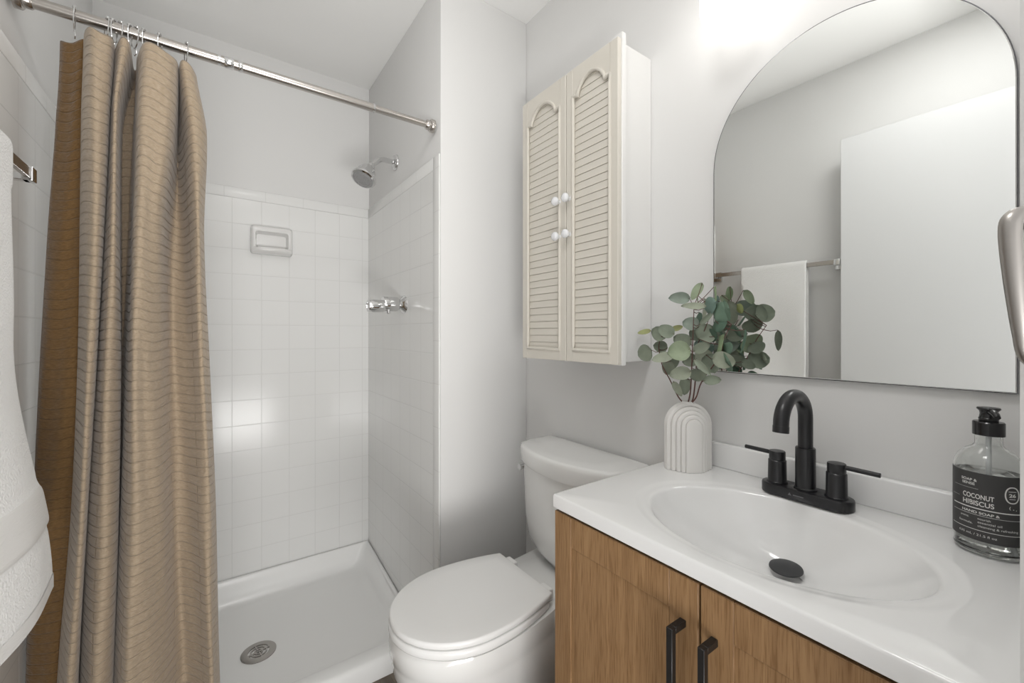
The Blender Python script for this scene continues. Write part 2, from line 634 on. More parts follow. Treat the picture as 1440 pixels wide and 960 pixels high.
g = G()
g.rings([
    panring(0, 0, 0, 0.0, 0.0, 0.004),
    panring(0, 0, 0, 0.138, 0.052, 0.004),
    panring(0.004, 0.004, 0.006, 0.142, 0.062, 0.006),
    panring(0.012, 0.012, 0.018, 0.142, 0.068, 0.012),
    panring(0.018, 0.018, 0.055, 0.138, 0.069, 0.02),
    panring(0.034, 0.034, 0.070, 0.085, 0.066, 0.04),
    panring(0.050, 0.050, 0.082, 0.052, 0.054, 0.06),
    panring(0.064, 0.064, 0.096, 0.043, 0.043, 0.07),
    panring(0.090, 0.090, 0.12, 0.040, 0.040, 0.08),
    panring(0.22, 0.22, 0.22, 0.036, 0.036, 0.10),
])
obj('pan', g, ACRYL, pan, 50)
DX, DY, DZ = 0.132, 1.768, 0.0375
g = G()
g.lathe([(0.056, -0.004), (0.056, 0.001), (0.052, 0.0032), (0.034, 0.0034), (0.034, -0.003)], (DX, DY, DZ), n=48, cap0=False, cap1=False)
for r in (0.013, 0.025):
    g.lathe([(r - 0.003, -0.002), (r - 0.003, 0.003), (r + 0.002, 0.003), (r + 0.002, -0.002)], (DX, DY, DZ), n=40, cap0=False, cap1=False)
for a in (0.25, 0.25 + PI / 2):
    dx, dy = math.cos(a), math.sin(a)
    w = 0.0035 if a < 1 else 0.0018
    g.rings([[(DX + dx * s - dy * e, DY + dy * s + dx * e, DZ + z) for s, e in ((-0.034, -w), (0.034, -w), (0.034, w), (-0.034, w))] for z in (-0.002, 0.0032)])
dr = obj('drain_cover', g, DRAINM, pan, 40)
obj('drain_hole', G().cyl((DX, DY, DZ - 0.006), (DX, DY, DZ - 0.0025), 0.0345, n=40), DARK, dr, 40)

# ---------------------------------------------------------------- soap dish
g = G()
x0, x1, z0, z1 = 0.130, 0.293, 1.541, 1.664
yb = SB - 0.0005
out = rrect(x0, x1, z0, z1, 0.012)
def sd(ix, iz0, iz1, y, r):
    return [(x, y, z) for x, z in rrect(x0 + ix, x1 - ix, z0 + iz0, z1 - iz1, r)]
g.rings([sd(0, 0, 0, yb, 0.012), sd(0, 0, 0, yb - 0.020, 0.012), sd(0.004, 0.003, 0.003, yb - 0.030, 0.012), sd(0.009, 0.008, 0.008, yb - 0.034, 0.010),
         sd(0.017, 0.024, 0.024, yb - 0.032, 0.010), sd(0.021, 0.028, 0.028, yb - 0.018, 0.010), sd(0.024, 0.033, 0.033, yb - 0.004, 0.010)])
# projecting tray lip
g.rings([[(x0 + 0.004 + (x1 - x0 - 0.008) * t, yb - 0.03 - d * (1 - (2 * t - 1) ** 4), z0 + zz) for d, zz in
          ((0.0, 0.004), (0.016, 0.008), (0.022, 0.016), (0.020, 0.026), (0.014, 0.027), (0.0, 0.022))] for t in [i / 14 for i in range(15)]])
tag(obj('soap_dish', g, CERAMIC, None, 50), 'white ceramic soap dish set on the tiled back wall of the shower', 'soap dish')

# ---------------------------------------------------------------- shower head
sh = thing('wall_shower', 'chrome shower head on a bent arm high on the shower side wall', 'shower head', (XS, 1.783, 1.933))
A0 = Vector((XS + 0.005, 1.783, 1.935))
g = G().lathe([(0.034, 0), (0.034, 0.003), (0.030, 0.009), (0.016, 0.014), (0.012, 0.015)], (XS + 0.0053, 1.783, 1.935), (-1, 0, 0))
obj('flange', g, CHROME, sh)
pth = [A0]
for i in range(9):
    a = math.radians(45) * i / 8
    pth.append(Vector((XS - 0.036 - 0.062 * math.sin(a), 1.783 - 0.016 * i / 8, 1.935 - 0.066 * (1 - math.cos(a)) * 1.0)))
dirv = Vector((-0.70, -0.18, -0.69)).normalized()
pth.append(pth[-1] + dirv * 0.040)
obj('arm', G().tube(pth, 0.0105, 16), CHROME, sh)
e = pth[-1]
obj('collar', G().lathe([(0.012, -0.004), (0.0145, 0), (0.0145, 0.018), (0.012, 0.022)], e - dirv * 0.004, dirv), CHROME, sh)
hd = Vector((-0.42, -0.30, -0.86)).normalized()
hb = e + dirv * 0.014
g = G().lathe([(0.010, -0.006), (0.018, 0.0), (0.028, 0.012), (0.036, 0.028), (0.040, 0.046), (0.048, 0.060), (0.050, 0.066), (0.048, 0.073), (0.041, 0.076), (0.040, 0.074)], hb, hd, 40)
head = obj('spray_head', g, CHROME, sh, 35)
g = G().lathe([(0.0405, 0.070), (0.0405, 0.0755), (0.030, 0.0775), (0.027, 0.0755), (0.014, 0.0775), (0.001, 0.0785)], hb, hd, 40)
q = Vector((0, 0, 1)).rotation_difference(hd)
for R, n in ((0.034, 22), (0.021, 14), (0.009, 7)):
    for i in range(n):
        a = 2 * PI * i / n
        c = hb + q @ Vector((R * math.cos(a), R * math.sin(a), 0.0765))
        g.cyl(c, c + hd * 0.0035, 0.0017, 0.0012, 6)
NOZ = mat('grey_nozzle_face', (0.33, 0.33, 0.33), 0.35)
obj('spray_face', g, NOZ, head, 35)

# ---------------------------------------------------------------- shower valve
VY, VZ = 1.672, 1.309
sv = thing('shower_valve', 'chrome single-handle shower valve below the shower head', 'shower valve', (XS, VY, VZ))
g = G().lathe([(0.038, -0.0005), (0.036, 0.004), (0.026, 0.013), (0.019, 0.021), (0.018, 0.026)], (XS, VY, VZ), (-1, 0, 0), 40)
obj('flange', g, CHROME, sv)
g = G().lathe([(0.020, 0.02), (0.0275, 0.028), (0.0295, 0.033), (0.0295, 0.085), (0.0275, 0.089), (0.010, 0.090)], (XS, VY, VZ + 0.001), (-1, 0, 0), 40)
obj('valve_body', g, CHROME, sv)
g = G().lathe([(0.010, 0.080), (0.0235, 0.086), (0.0245, 0.092), (0.0250, 0.145), (0.0230, 0.149), (0.015, 0.150), (0.014, 0.146), (0.001, 0.146)], (XS, VY - 0.002, VZ - 0.007), (-1, 0, -0.02), 32)
hv = obj('handle', g, CHROME, sv)
g = G().cyl((XS - 0.070, VY - 0.01, VZ - 0.012), (XS - 0.070, VY - 0.014, VZ - 0.040), 0.0075, 0.0065, 16, 0.001)
obj('lever_pin', g, CHROME, sv)

# ---------------------------------------------------------------- curtain rod
RY, RZ = 1.385, 1.9305
rod = thing('curtain_rod', 'brushed nickel tension rod across the shower opening', 'curtain rod', (0.14, RY, RZ))
obj('outer_tube', G().cyl((XL + 0.012, RY, RZ), (0.43, RY, RZ), 0.0130, n=28), NICKEL, rod)
obj('inner_tube', G().cyl((0.41, RY, RZ), (XS - 0.014, RY, RZ), 0.0110, n=28), NICKEL, rod)
g = G()
for xx, w, r in ((0.012, 0.004, 0.0142), (0.034, 0.012, 0.0148), (0.060, 0.006, 0.0142), (0.428, 0.004, 0.0139)):
    g = G().lathe([(0.0125, -w), (r, -w * 0.6), (r, w * 0.6), (0.0125, w)], (xx, RY, RZ), (1, 0, 0), 28, False, False)
    obj('joint_collar', g, CHROME, rod)
for x, d in ((XS, -1), (XL, 1)):
    g = G().lathe([(0.0225, 0.001), (0.0225, 0.012), (0.020, 0.015), (0.0165, 0.016), (0.0165, 0.027), (0.0145, 0.030), (0.011, 0.030)], (x - d * 0.0, RY, RZ), (d, 0, 0), 32)
    obj('end_flange', g, NICKEL, rod)

# curtain rings: wire loop, roller balls on top of the rod, hook below
ring_u = [105, 150, 161, 168, 183, 190, 203, 225, 262]
ring_lab = ['chrome curtain ring alone at the left end of the rod', 'chrome curtain ring above the wide left fold, second from the left',
            'chrome curtain ring third from the left, in the first tight cluster', 'chrome curtain ring fourth from the left, right one of the first cluster',
            'chrome curtain ring fifth from the left, mid curtain', 'chrome curtain ring sixth from the left, beside the rolled fold',
            'chrome curtain ring seventh from the left, above the rolled fold', 'chrome curtain ring above the broad flat fold, second from the right',
            'chrome curtain ring at the right end of the curtain, beside the rod joint']
rt = thing('curtain_ring', ring_lab[0], 'curtain ring', (0, 0, 0), 'chrome rings holding the shower curtain')
pts = []
for i in range(28):
    a = math.radians(118) + math.radians(300) * i / 27
    rr = 0.0185
    zz = rr * math.sin(a)
    yy = rr * math.cos(a) * 0.95
    if zz < 0:
        zz *= 2.0
    pts.append((0.001 * math.sin(a), yy, zz + 0.0005))
wire = G().tube(pts, 0.0013, 8)
obj('wire_loop', wire, CHROME, rt)
g = G()
for i in range(5):
    a = math.radians(50 + 20 * i)
    g.sphere((0.0, 0.0172 * math.cos(a), 0.0172 * math.sin(a)), 0.0036, 6)
obj('roller_balls', g, CHROME, rt)
hk = G().tube([(0, 0.002, -0.036), (0.001, -0.004, -0.041), (0.001, -0.004, -0.050), (0, 0.002, -0.053), (0, 0.006, -0.049)], 0.0013, 8)
obj('hook', hk, CHROME, rt)
kids = list(rt.children)
for i, u in enumerate(ring_u):
    if i == 0:
        r = rt
    else:
        r = rt.copy()
        C.objects.link(r)
        for k in kids:
            c = k.copy()
            C.objects.link(c)
            c.parent = r
    r['label'] = ring_lab[i]
    r.location = (RY * ratio(u), RY, RZ)
    r.rotation_euler = (0, 0, [0.1, 0.35, -0.2, 0.45, -0.1, 0.5, -0.1, -0.15, 0.25][i])

# ---------------------------------------------------------------- shower curtain
LZ = [1.88, 1.72, 1.45, 1.10, 0.75, 0.40, 0.035]
KEY = [  # image columns at the seven heights, distance y from the doorway (top, bottom)
    ([119, 115, 113, 109, 99, 81, 71], 1.398, 1.398),
    ([104, 101, 93, 85, 74, 60, 51], 1.402, 1.402),
    ([86, 81, 70, 58, 48, 37, 29], 1.414, 1.414),
    ([88, 83, 72, 61, 51, 40, 32], 1.430, 1.430),
    ([114, 112, 108, 104, 94, 78, 68], 1.436, 1.436),
    ([121, 117, 115, 111, 101, 83, 73], 1.372, 1.385),
    ([136, 133, 129, 123, 110, 95, 86], 1.352, 1.350),
    ([156, 151, 143, 133, 120, 107, 99], 1.362, 1.362),
    ([163, 156, 148, 135, 122, 112, 105], 1.415, 1.420),
    ([162, 156, 149, 138, 125, 116, 110], 1.392, 1.385),
    ([172, 162, 157, 150, 142, 135, 128], 1.358, 1.352),
    ([183, 168, 166, 167, 164, 157, 150], 1.370, 1.370),
    ([188, 172, 170, 170, 166, 159, 152], 1.430, 1.428),
    ([193, 187, 183, 175, 169, 161, 153], 1.434, 1.420),
    ([194, 191, 187, 180, 171, 162, 154], 1.385, 1.385),
    ([205, 198, 191, 187, 184, 178, 172], 1.350, 1.345),
    ([226, 222, 207, 204, 206, 203, 200], 1.347, 1.352),
    ([247, 243, 226, 224, 228, 228, 228], 1.362, 1.370),
    ([252, 249, 241, 241, 247, 252, 255], 1.432, 1.402),
    ([251, 253, 259, 262, 267, 272, 276], 1.426, 1.394),
    ([254, 264, 274, 281, 288, 293, 297], 1.372, 1.366),
    ([266, 281, 281, 289, 297, 301, 305], 1.366, 1.372),
    ([275, 290, 286, 294, 302, 306, 311], 1.392, 1.396),
    ([268, 278, 275, 282, 290, 294, 298], 1.420, 1.425),
]
nk = len(KEY) - 1
rnd = [[random.uniform(-1, 1) for _ in range(40)] for _ in range(nk + 2)]


def curtain_pt(s, t):
    # t: 0 top .. 1 bottom
    top = 1.888 - 0.012 * (0.5 - 0.5 * math.cos(2 * PI * s * 9.0)) - 0.010 * s
    z = top + (0.035 - top) * t
    # position in levels
    if z >= LZ[0]:
        lv = 0.0
    else:
        lv = 0.0
        for i in range(6):
            if LZ[i] >= z >= LZ[i + 1]:
                lv = i + (LZ[i] - z) / (LZ[i] - LZ[i + 1])
    us = [catmull(k[0], lv) for k in KEY]
    b = smoothstep(0.0, 0.5, t)
    ys = [RY + (k[1] + (k[2] - k[1]) * b - RY) * 2.3 - 0.012 for k in KEY]
    f = s * nk
    u = catmull(us, f)
    y = catmull(ys, f)
    # crinkle
    w = 0.0008 * math.sin(z * 2 * PI / 0.027 + 0.9 * math.sin(f * 1.3))
    w += 0.004 * math.sin(z * 9 + f * 1.7) * math.sin(f * 3.1)
    y += w
    if lv < 0.6:          # gather towards the rings
        y += (RY - y) * 0.25 * (1 - lv / 0.6)
    y = min(y, 1.436 + 0.045 * smoothstep(0.12, 0.55, z))
    x = y * ratio(u)
    return (max(x, XL + 0.004), y, z)


cw = 1.55
g = G().grid(curtain_pt, nk * 9, 300, lambda a, b: (a * cw, (1 - b) * 1.85))
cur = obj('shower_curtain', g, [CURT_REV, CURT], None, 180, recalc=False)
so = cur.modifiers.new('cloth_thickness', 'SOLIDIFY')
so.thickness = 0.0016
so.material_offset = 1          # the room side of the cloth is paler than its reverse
tag(cur, 'tan crinkled fabric shower curtain gathered in folds at the left of the shower', 'shower curtain')

# ---------------------------------------------------------------- towel bar and towel
BX, BZ, BY0, BY1 = -0.312, 1.5205, 0.703, 1.289
tb = thing('towel_bar', 'flat chrome towel bar on the left wall, also seen in the mirror', 'towel bar', (BX, 1.0, BZ))
obj('bar', G().box(BX - 0.005, BX + 0.005, BY0 + 0.012, BY1 - 0.012, BZ - 0.0105, BZ + 0.0105, 0.001, 1), NICKEL, tb)
for y in (BY0, BY1):
    g = G().box(BX - 0.009, BX + 0.008, y - 0.0125, y + 0.0125, BZ - 0.015, BZ + 0.0135, 0.0015, 2)
    w0 = XL - 0.0079
    g.box(w0, BX, y - 0.010, y + 0.010, BZ - 0.015, BZ - 0.002, 0.001, 1)
    g.box(w0, XL + 0.004, y - 0.022, y + 0.022, BZ - 0.030, BZ + 0.022, 0.002, 2)
    obj('post', g, CHROME, tb)

TY0, TY1 = 0.822, 1.128
tw = thing('bath_towel', 'thick white terry towel hanging over the chrome towel bar', 'towel', (BX, 0.95, BZ))
def towel_prof(t):
    """t 0 back hem .. 1 front hem -> x, z"""
    lb, lf = 0.62, 0.80
    arc = PI * 0.014
    tot = lb + arc + lf
    s = t * tot
    if s < lb:
        return BX - 0.0135, BZ - lb + s
    if s < lb + arc:
        a = PI - (s - lb) / 0.014
        return BX + 0.0135 * math.cos(a), BZ + 0.006 + 0.0135 * math.sin(a)
    return BX + 0.0135, BZ - (s - lb - arc)


def towel_pt(s, t):
    x, z = towel_prof(t)
    y = TY0 + (TY1 - TY0) * s
    if t > 0.5:
        d = BZ - z
        fl = smoothstep(0.34, 0.80, d)
        x += 0.052 * fl * (0.35 + 0.65 * s) + 0.004 * math.sin(s * 7 + d * 5) * smoothstep(0, 0.3, d)
        x += 0.010 * fl * math.sin(PI * s)
        y += 0.020 * fl * (s - 0.2)
        z -= 0.02 * (1 - s) * smoothstep(0.5, 0.8, d)
        # woven band pinches the pile
        for c0 in (0.60, 0.685):
            x -= 0.0035 * math.exp(-((d - c0) / 0.006) ** 2)
        x += 0.004 * (1 - smoothstep(0.02, 0.06, abs(d - 0.643)))
        # rounded side edge
        e = max(0.0, 1 - (1 - s) / 0.05)
        x -= 0.010 * e * e
    return (x, y, z)


g = G().grid(towel_pt, 48, 150)
to = obj('terry_sheet', g, TOWEL, tw, 180)
so = to.modifiers.new('pile', 'SOLIDIFY')
so.thickness = 0.014
so.offset = 0.0
sb = to.modifiers.new('soft', 'SUBSURF')
sb.levels = sb.render_levels = 1
TL = 0.62 + PI * 0.014 + 0.80
def band_pt(s, t):
    d = 0.602 + 0.085 * t
    tt = (0.62 + PI * 0.014 + d) / TL
    x, y, z = towel_pt(0.004 + 0.992 * s, tt)
    return (x + 0.0073, y, z)
obj('woven_band', G().grid(band_pt, 48, 20), BANDM, to, 180)
def hem_pt(s, t):
    d = 0.775 + 0.0245 * t
    tt = (0.62 + PI * 0.014 + d) / TL
    x, y, z = towel_pt(0.004 + 0.992 * s, tt)
    return (x + 0.0078, y, z)
obj('hem', G().grid(hem_pt, 48, 6), BANDM, to, 180)

# ---------------------------------------------------------------- toilet
YC = 0.994
YT = 0.968         # tank middle
TZ = 0.016         # seat height over the first estimate
tl = thing('toilet', 'white two-piece toilet with closed lid between partition and vanity', 'toilet', (0.7, YC, 0))
LX0, LX1, LXC, LW, LHW = 0.352, 0.752, 0.545, 0.165, 0.128


def seat_outline(grow=0.0, n=40, back=None):
    pts = []
    bx = (LX1 if back is None else back) + grow * 0.3
    w = LW + grow
    for i in range(n + 1):      # front half: from +y side round the tip to -y side
        a = PI / 2 + PI * i / n
        pts.append((LXC + (LXC - LX0 + grow) * math.cos(a), YC + w * math.sin(a)))
    m = 10
    for i in range(1, m + 1):
        t = i / m
        pts.append((LXC + (bx - LXC) * t, YC - (w - (w - LHW - grow) * t ** 2.0)))
    for i in range(m, 0, -1):
        t = i / m
        pts.append((LXC + (bx - LXC) * t, YC + (w - (w - LHW - grow) * t ** 2.0)))
    return pts


def inset(pts, d, c):
    out = []
    for x, y in pts:
        v = Vector((x - c[0], y - c[1]))
        l = v.length
        v *= (l - d) / l
        out.append((c[0] + v.x, c[1] + v.y))
    return out


def slab(z0, z1, outl, r=0.006, dome=0.0):
    c = (0.58, YC)
    rs = []
    for d, z in ((r, z0), (r * 0.3, z0 + r * 0.3), (0, z0 + r), (0, z1 - r), (r * 0.3, z1 - r * 0.3), (r, z1), (0.05, z1 + dome * 0.6), (0.12, z1 + dome)):
        rs.append([(x, y, z) for x, y in inset(outl, d, c)])
    return G().rings(rs)


obj('seat_lid', slab(0.4685, 0.4850, seat_outline(0.0), 0.005, 0.0015), SEATM, tl, 50)
obj('seat', slab(0.4450, 0.4665, seat_outline(0.002, back=0.738), 0.006), SEATM, tl, 50)
for s in (-1, 1):
    g = G().box(0.7395, 0.775, YC + s * 0.085 - 0.022, YC + s * 0.085 + 0.022, 0.4435, 0.477, 0.005, 3)
    obj('hinge', g, SEATM, tl, 50)


def bowl_ring(sc, z, bx, grow=0.004, dx=0.0):
    o = []
    for x, y in seat_outline(grow, back=bx):
        o.append((0.66 + (x - 0.66) * sc + dx, YC + (y - YC) * sc, z))
    return o


g = G()
lv = [(0.72, 0.0, 0.92), (0.72, 0.015, 0.92), (0.68, 0.03, 0.90), (0.66, 0.10, 0.88), (0.70, 0.17, 0.88), (0.80, 0.235, 0.85), (0.90, 0.30, 0.82), (0.962, 0.35, 0.80),
      (0.972, 0.378, 0.79), (0.974, 0.388, 0.785), (0.985, 0.394, 0.785), (0.990, 0.415, 0.785), (0.988, 0.432, 0.785), (0.972, 0.4435, 0.785), (0.80, 0.4440, 0.77)]
g.rings([bowl_ring(a, b, c) for a, b, c in lv])
# rear deck that carries the tank
def deck(i, z):
    out = []
    for (x, y), yy in zip(((0.70, 1), (0.80, 1), (0.90, 1), (0.99, 1), (0.99, -1), (0.90, -1), (0.80, -1), (0.70, -1)), (0.145, 0.138, 0.15, 0.15, 0.15, 0.15, 0.138, 0.145)):
        out.append((x + (i if x < 0.8 else -i), YC + y * (yy - i), z))
    return out
g.rings([deck(0.05, 0.26), deck(0.012, 0.36), deck(0.0, 0.40), deck(0.0, 0.430), deck(0.003, 0.438), deck(0.010, 0.4435)])
obj('bowl', g, PORC, tl, 50)


def tank_ring(z, sy, fx, hw=0.215, xb=M - 0.012, sd=0.128, bow=0.062, r=0.03, n=24):
    """D-shaped plan: flat back on the wall, straight sides, bowed front"""
    pts = [(xb, YT - hw * sy), (xb, YT + hw * sy)]
    for i in range(n + 1):
        t = -1 + 2 * i / n
        a = abs(t)
        corner = r * (1 - math.sqrt(max(0, 1 - max(0, (a - 0.86) / 0.14) ** 2)))
        x = xb - (sd + bow * (1 - t * t)) * fx + corner
        pts.append((x, YT - t * hw * sy))
    return [(x, y, z) for x, y in pts]


g = G()
g.rings([tank_ring(0.4450, 0.74, 0.62), tank_ring(0.451, 0.83, 0.70), tank_ring(0.463, 0.89, 0.79), tank_ring(0.483, 0.93, 0.86), tank_ring(0.51, 0.96, 0.92),
         tank_ring(0.57, 0.985, 0.965), tank_ring(0.65, 0.995, 0.99), tank_ring(0.76, 1.0, 1.0)])
obj('tank', g, PORC, tl, 50)
g = G()
LK = dict(hw=0.2225, sd=0.137, bow=0.066)
g.rings([tank_ring(0.757, 0.965, 0.965, **LK), tank_ring(0.7575, 0.985, 0.985, **LK), tank_ring(0.763, 1.0, 1.0, **LK), tank_ring(0.800, 1.0, 1.0, **LK), tank_ring(0.8075, 0.994, 0.992, **LK),
         tank_ring(0.812, 0.98, 0.975, **LK), tank_ring(0.814, 0.94, 0.94, **LK), tank_ring(0.815, 0.6, 0.75, **LK)])
obj('tank_lid', g, PORC, tl, 50)
lv_y = YT + 0.2145
g = G().lathe([(0.0155, -0.004), (0.0155, 0.004), (0.012, 0.007), (0.008, 0.014)], (0.912, lv_y, 0.716), (0, 1, 0), 20)
g.tube([(0.916, lv_y + 0.012, 0.716), (0.905, lv_y + 0.019, 0.716), (0.888, lv_y + 0.021, 0.715)], [0.009, 0.0105, 0.0120], 14)
obj('flush_lever', g, CHROME, tl, 40)

# ---------------------------------------------------------------- wall cabinet
wc = thing('wall_cabinet', 'ivory double-door wall cabinet with louvered arched doors above the toilet', 'wall cabinet', (0.95, 0.94, 1.11))
CY0, CY1, CZ0, CZ1, CXF = 0.7300, 1.1435, 1.108, 1.966, 0.8585
obj('box', G().box(0.8895, M - 0.001, CY0 + 0.02, CY1 - 0.02, CZ0 + 0.004, CZ1 + 0.012, 0.001, 1), WHITEC, wc, 40)
FX = 0.8735
g = G()
g.box(FX, 0.890, CY0 - 0.002, CY0 + 0.035, CZ0 - 0.003, CZ1 + 0.019, 0.0015, 1)
g.box(FX, 0.890, CY1 - 0.035, CY1 + 0.000, CZ0 - 0.003, CZ1 + 0.010, 0.0015, 1)
g.box(FX + 0.0005, 0.8895, CY0 + 0.034, CY1 - 0.034, CZ1 - 0.05, CZ1 + 0.003, 0.001, 1)
g.box(FX + 0.0005, 0.8895, CY0 + 0.034, CY1 - 0.034, CZ0 + 0.001, CZ0 + 0.05, 0.001, 1)
obj('face_frame', g, WHITEC, wc, 40)
YM = 0.9275
for (a, b, ky, idx) in ((CY0, YM - 0.0015, YM - 0.0145, 0), (YM + 0.0015, CY1, YM + 0.030, 1)):
    st = 0.027
    oa, ob_ = a + st, b - st            # opening incl. moulding
    zb = CZ0 + 0.033
    zs, zk = 1.878, 1.927                  # shoulders, crown

    def top(y):
        t = (y - (oa + ob_) / 2) / ((ob_ - oa) / 2)
        w = 0.74
        if abs(t) > w:
            return zs + 0.006 * (1 if abs(t) > w + 0.10 else (abs(t) - w) / 0.10)
        c = math.cos(t / w * PI / 2)
        return zs + (zk - zs) * c ** 0.55
    ns = 48
    ysamp = [oa + (ob_ - oa) * i / ns for i in range(ns + 1)]
    x0_, x1_ = CXF, FX - 0.0005
    g = G()
    g.box(x0_, x1_, a, oa, CZ0, CZ1, 0.0012, 1)
    g.box(x0_, x1_, ob_, b, CZ0, CZ1, 0.0012, 1)
    g.box(x0_ + 0.0001, x1_, oa - 0.001, ob_ + 0.001, CZ0, zb, 0.0006, 1)
    g.rings([[(x0_ + 0.0001, y, top(y)), (x0_ + 0.0001, y, CZ1 - 0.0004), (x1_, y, CZ1 - 0.0004), (x1_, y, top(y))] for y in ysamp])
    d = obj('door', g, IVORY, wc, 30)
    # moulding round the opening
    path = [(CXF + 0.0012, y, top(y) - 0.001) for y in ysamp]
    path += [(CXF + 0.0012, ob_ - 0.001, z) for z in (zs - 0.02, (zs + zb) / 2, zb + 0.02)]
    path += [(CXF + 0.0012, y, zb + 0.001) for y in (ob_ - 0.001, (oa + ob_) / 2, oa + 0.001)]
    path += [(CXF + 0.0012, oa + 0.001, z) for z in (zb + 0.02, (zs + zb) / 2, zs - 0.02)]
    obj('moulding', G().tube(path, 0.0056, 8, True), IVORY, d, 60)
    # louver slats
    g = G()
    pitch = 0.0222
    nsl = int((zk - zb) / pitch) + 1
    for k in range(nsl):
        z0_ = zb + k * pitch
        seg = []
        for i in range(ns + 1):
            y = ysamp[i]
            z1_ = min(z0_ + pitch - 0.0008, top(y))
            if z1_ > z0_ + 0.001:
                f = (z1_ - z0_) / (pitch - 0.0008)
                seg.append([(CXF + 0.0062, y, z0_), (CXF + 0.0062 + 0.0019 * f, y, z1_), (FX - 0.0002, y, z1_), (FX - 0.0002, y, z0_)])
            else:
                if len(seg) > 1:
                    g.rings(seg)
                seg = []
        if len(seg) > 1:
            g.rings(seg)
    obj('louver_panel', g, IVORY, d, 30)
    for kz in (1.590, 1.484):
        g = G().lathe([(0.0075, 0.0), (0.0065, 0.006), (0.0085, 0.010), (0.0125, 0.014), (0.0135, 0.019), (0.0115, 0.024), (0.006, 0.0265), (0.001, 0.027)], (CXF + 0.0005, ky, kz), (-1, 0, 0), 28)
        obj('knob', g, KNOB, d, 50)['label'] = 'round white knob'

# ---------------------------------------------------------------- arched mirror
MX = M - 0.013
mr = thing('arched_mirror', 'tall arched frameless mirror on the wall above the vanity', 'mirror', (MX, 0.317, 1.096))
MC, MR, MZ0, MZC = 0.3168, 0.2432, 1.0955, 1.587


def mirror_outline(ins=0.0):
    r = MR - ins
    pts = [(MC + r, MZ0 + ins)]
    pts += [(MC + r * math.cos(PI * i / 72), MZC + r * math.sin(PI * i / 72)) for i in range(73)]
    pts += [(MC - r, MZ0 + ins)]
    return pts


def mring(ins, x):
    return [(x, a, b) for a, b in mirror_outline(ins)]


obj('mirror_glass', G().rings([mring(0.0022, MX + 0.006), mring(0.0016, MX + 0.0045), mring(0.0016, MX + 0.0018), mring(0.0030, MX)]), MIRROR, mr, 15)
obj('backing', G().rings([mring(0.0006, M - 0.0005), mring(0.0, MX + 0.0065), mring(0.0, MX + 0.0024), mring(0.0012, MX + 0.0022), mring(0.0014, MX + 0.0062)]), MEDGE, mr, 30)

# ---------------------------------------------------------------- vanity light above the mirror
vl = thing('vanity_light', 'wall light with glowing white glass shades above the arched mirror', 'wall light', (M, 0.32, 2.06))
obj('back_plate', G().box(M - 0.022, M - 0.0005, 0.12, 0.52, 2.085, 2.155, 0.006, 2), NICKEL, vl, 40)
for y in (0.155, 0.485):
    a = obj('arm', G().tube([(M - 0.02, y, 2.12), (M - 0.07, y, 2.125), (M - 0.098, y, 2.11), (M - 0.100, y, 2.075)], 0.008, 12), NICKEL, vl, 40)
    g = G().lathe([(0.020, 2.078), (0.030, 2.074), (0.046, 2.060), (0.0505, 2.040), (0.0505, 1.912), (0.048, 1.902), (0.042, 1.897), (0.020, 1.8955), (0.001, 1.895)], (M - 0.100, y, 0), (0, 0, 1), 40)
    obj('glass_shade', g, SHADE, vl, 60)

# ---------------------------------------------------------------- vanity cabinet
VX, VYL, VYR, VYM = 0.566, 0.645, 0.036, 0.3330
vc = thing('vanity_cabinet', 'light oak vanity cabinet with two shaker doors below the sink top', 'vanity cabinet', (0.8, 0.34, 0))
VZT = ZC - 0.0285
g = G()
g.box(VX + 0.022, M - 0.001, VYR, VYR + 0.016, 0.0, VZT)
g.box(VX + 0.022, M - 0.001, VYL - 0.016, VYL, 0.0, VZT)
g.box(VX + 0.0221, M - 0.002, VYR + 0.016, VYL - 0.016, 0.09, 0.105)
g.box(M - 0.012, M - 0.002, VYR + 0.016, VYL - 0.016, 0.105, VZT - 0.002)
g.box(VX + 0.0221, VX + 0.04, VYR + 0.016, VYL - 0.016, VZT - 0.06, VZT - 0.001)
g.box(VX + 0.0221, VX + 0.038, VYM - 0.02, VYM + 0.02, 0.10, VZT - 0.06)
obj('body', g, OAK, vc, 0)
obj('toe_kick', G().box(VX + 0.07, VX + 0.085, VYR + 0.0165, VYL - 0.0165, 0.0, 0.0895), OAK, vc, 0)
for (a, b, hy) in ((VYM + 0.0018, VYL, VYM + 0.0255), (VYR, VYM - 0.0018, VYM - 0.0225)):
    z0, z1 = 0.108, VZT - 0.004
    st, rl = 0.047, 0.058
    g = G()
    x0, x1 = VX, VX + 0.0195
    g.box(x0, x1, a, a + st, z0, z1, 0.0012, 1)
    g.box(x0, x1, b - st, b, z0, z1, 0.0012, 1)
    g.box(x0, x1, a + st - 0.0004, b - st + 0.0004, z1 - rl, z1, 0.0012, 1)
    g.box(x0, x1, a + st - 0.0004, b - st + 0.0004, z0, z0 + rl, 0.0012, 1)
    d = obj('door', g, OAK, vc, 30)
    g = G().box(x0 + 0.0022, x1 - 0.004, a + st - 0.001, b - st + 0.001, z0 + rl - 0.001, z1 - rl + 0.001)
    obj('panel', g, OAK, d, 0)
    hx = VX - 0.030
    ht, hb_ = 0.768, 0.618
    g = G().box(hx - 0.005, hx + 0.005, hy - 0.005, hy + 0.005, hb_, ht, 0.0008, 1)
    for zz in (ht - 0.010, hb_):
        g.box(hx + 0.0045, VX + 0.0002, hy - 0.005, hy + 0.005, zz, zz + 0.010, 0.0006, 1)
    obj('handle', g, BLACKH, d, 40)

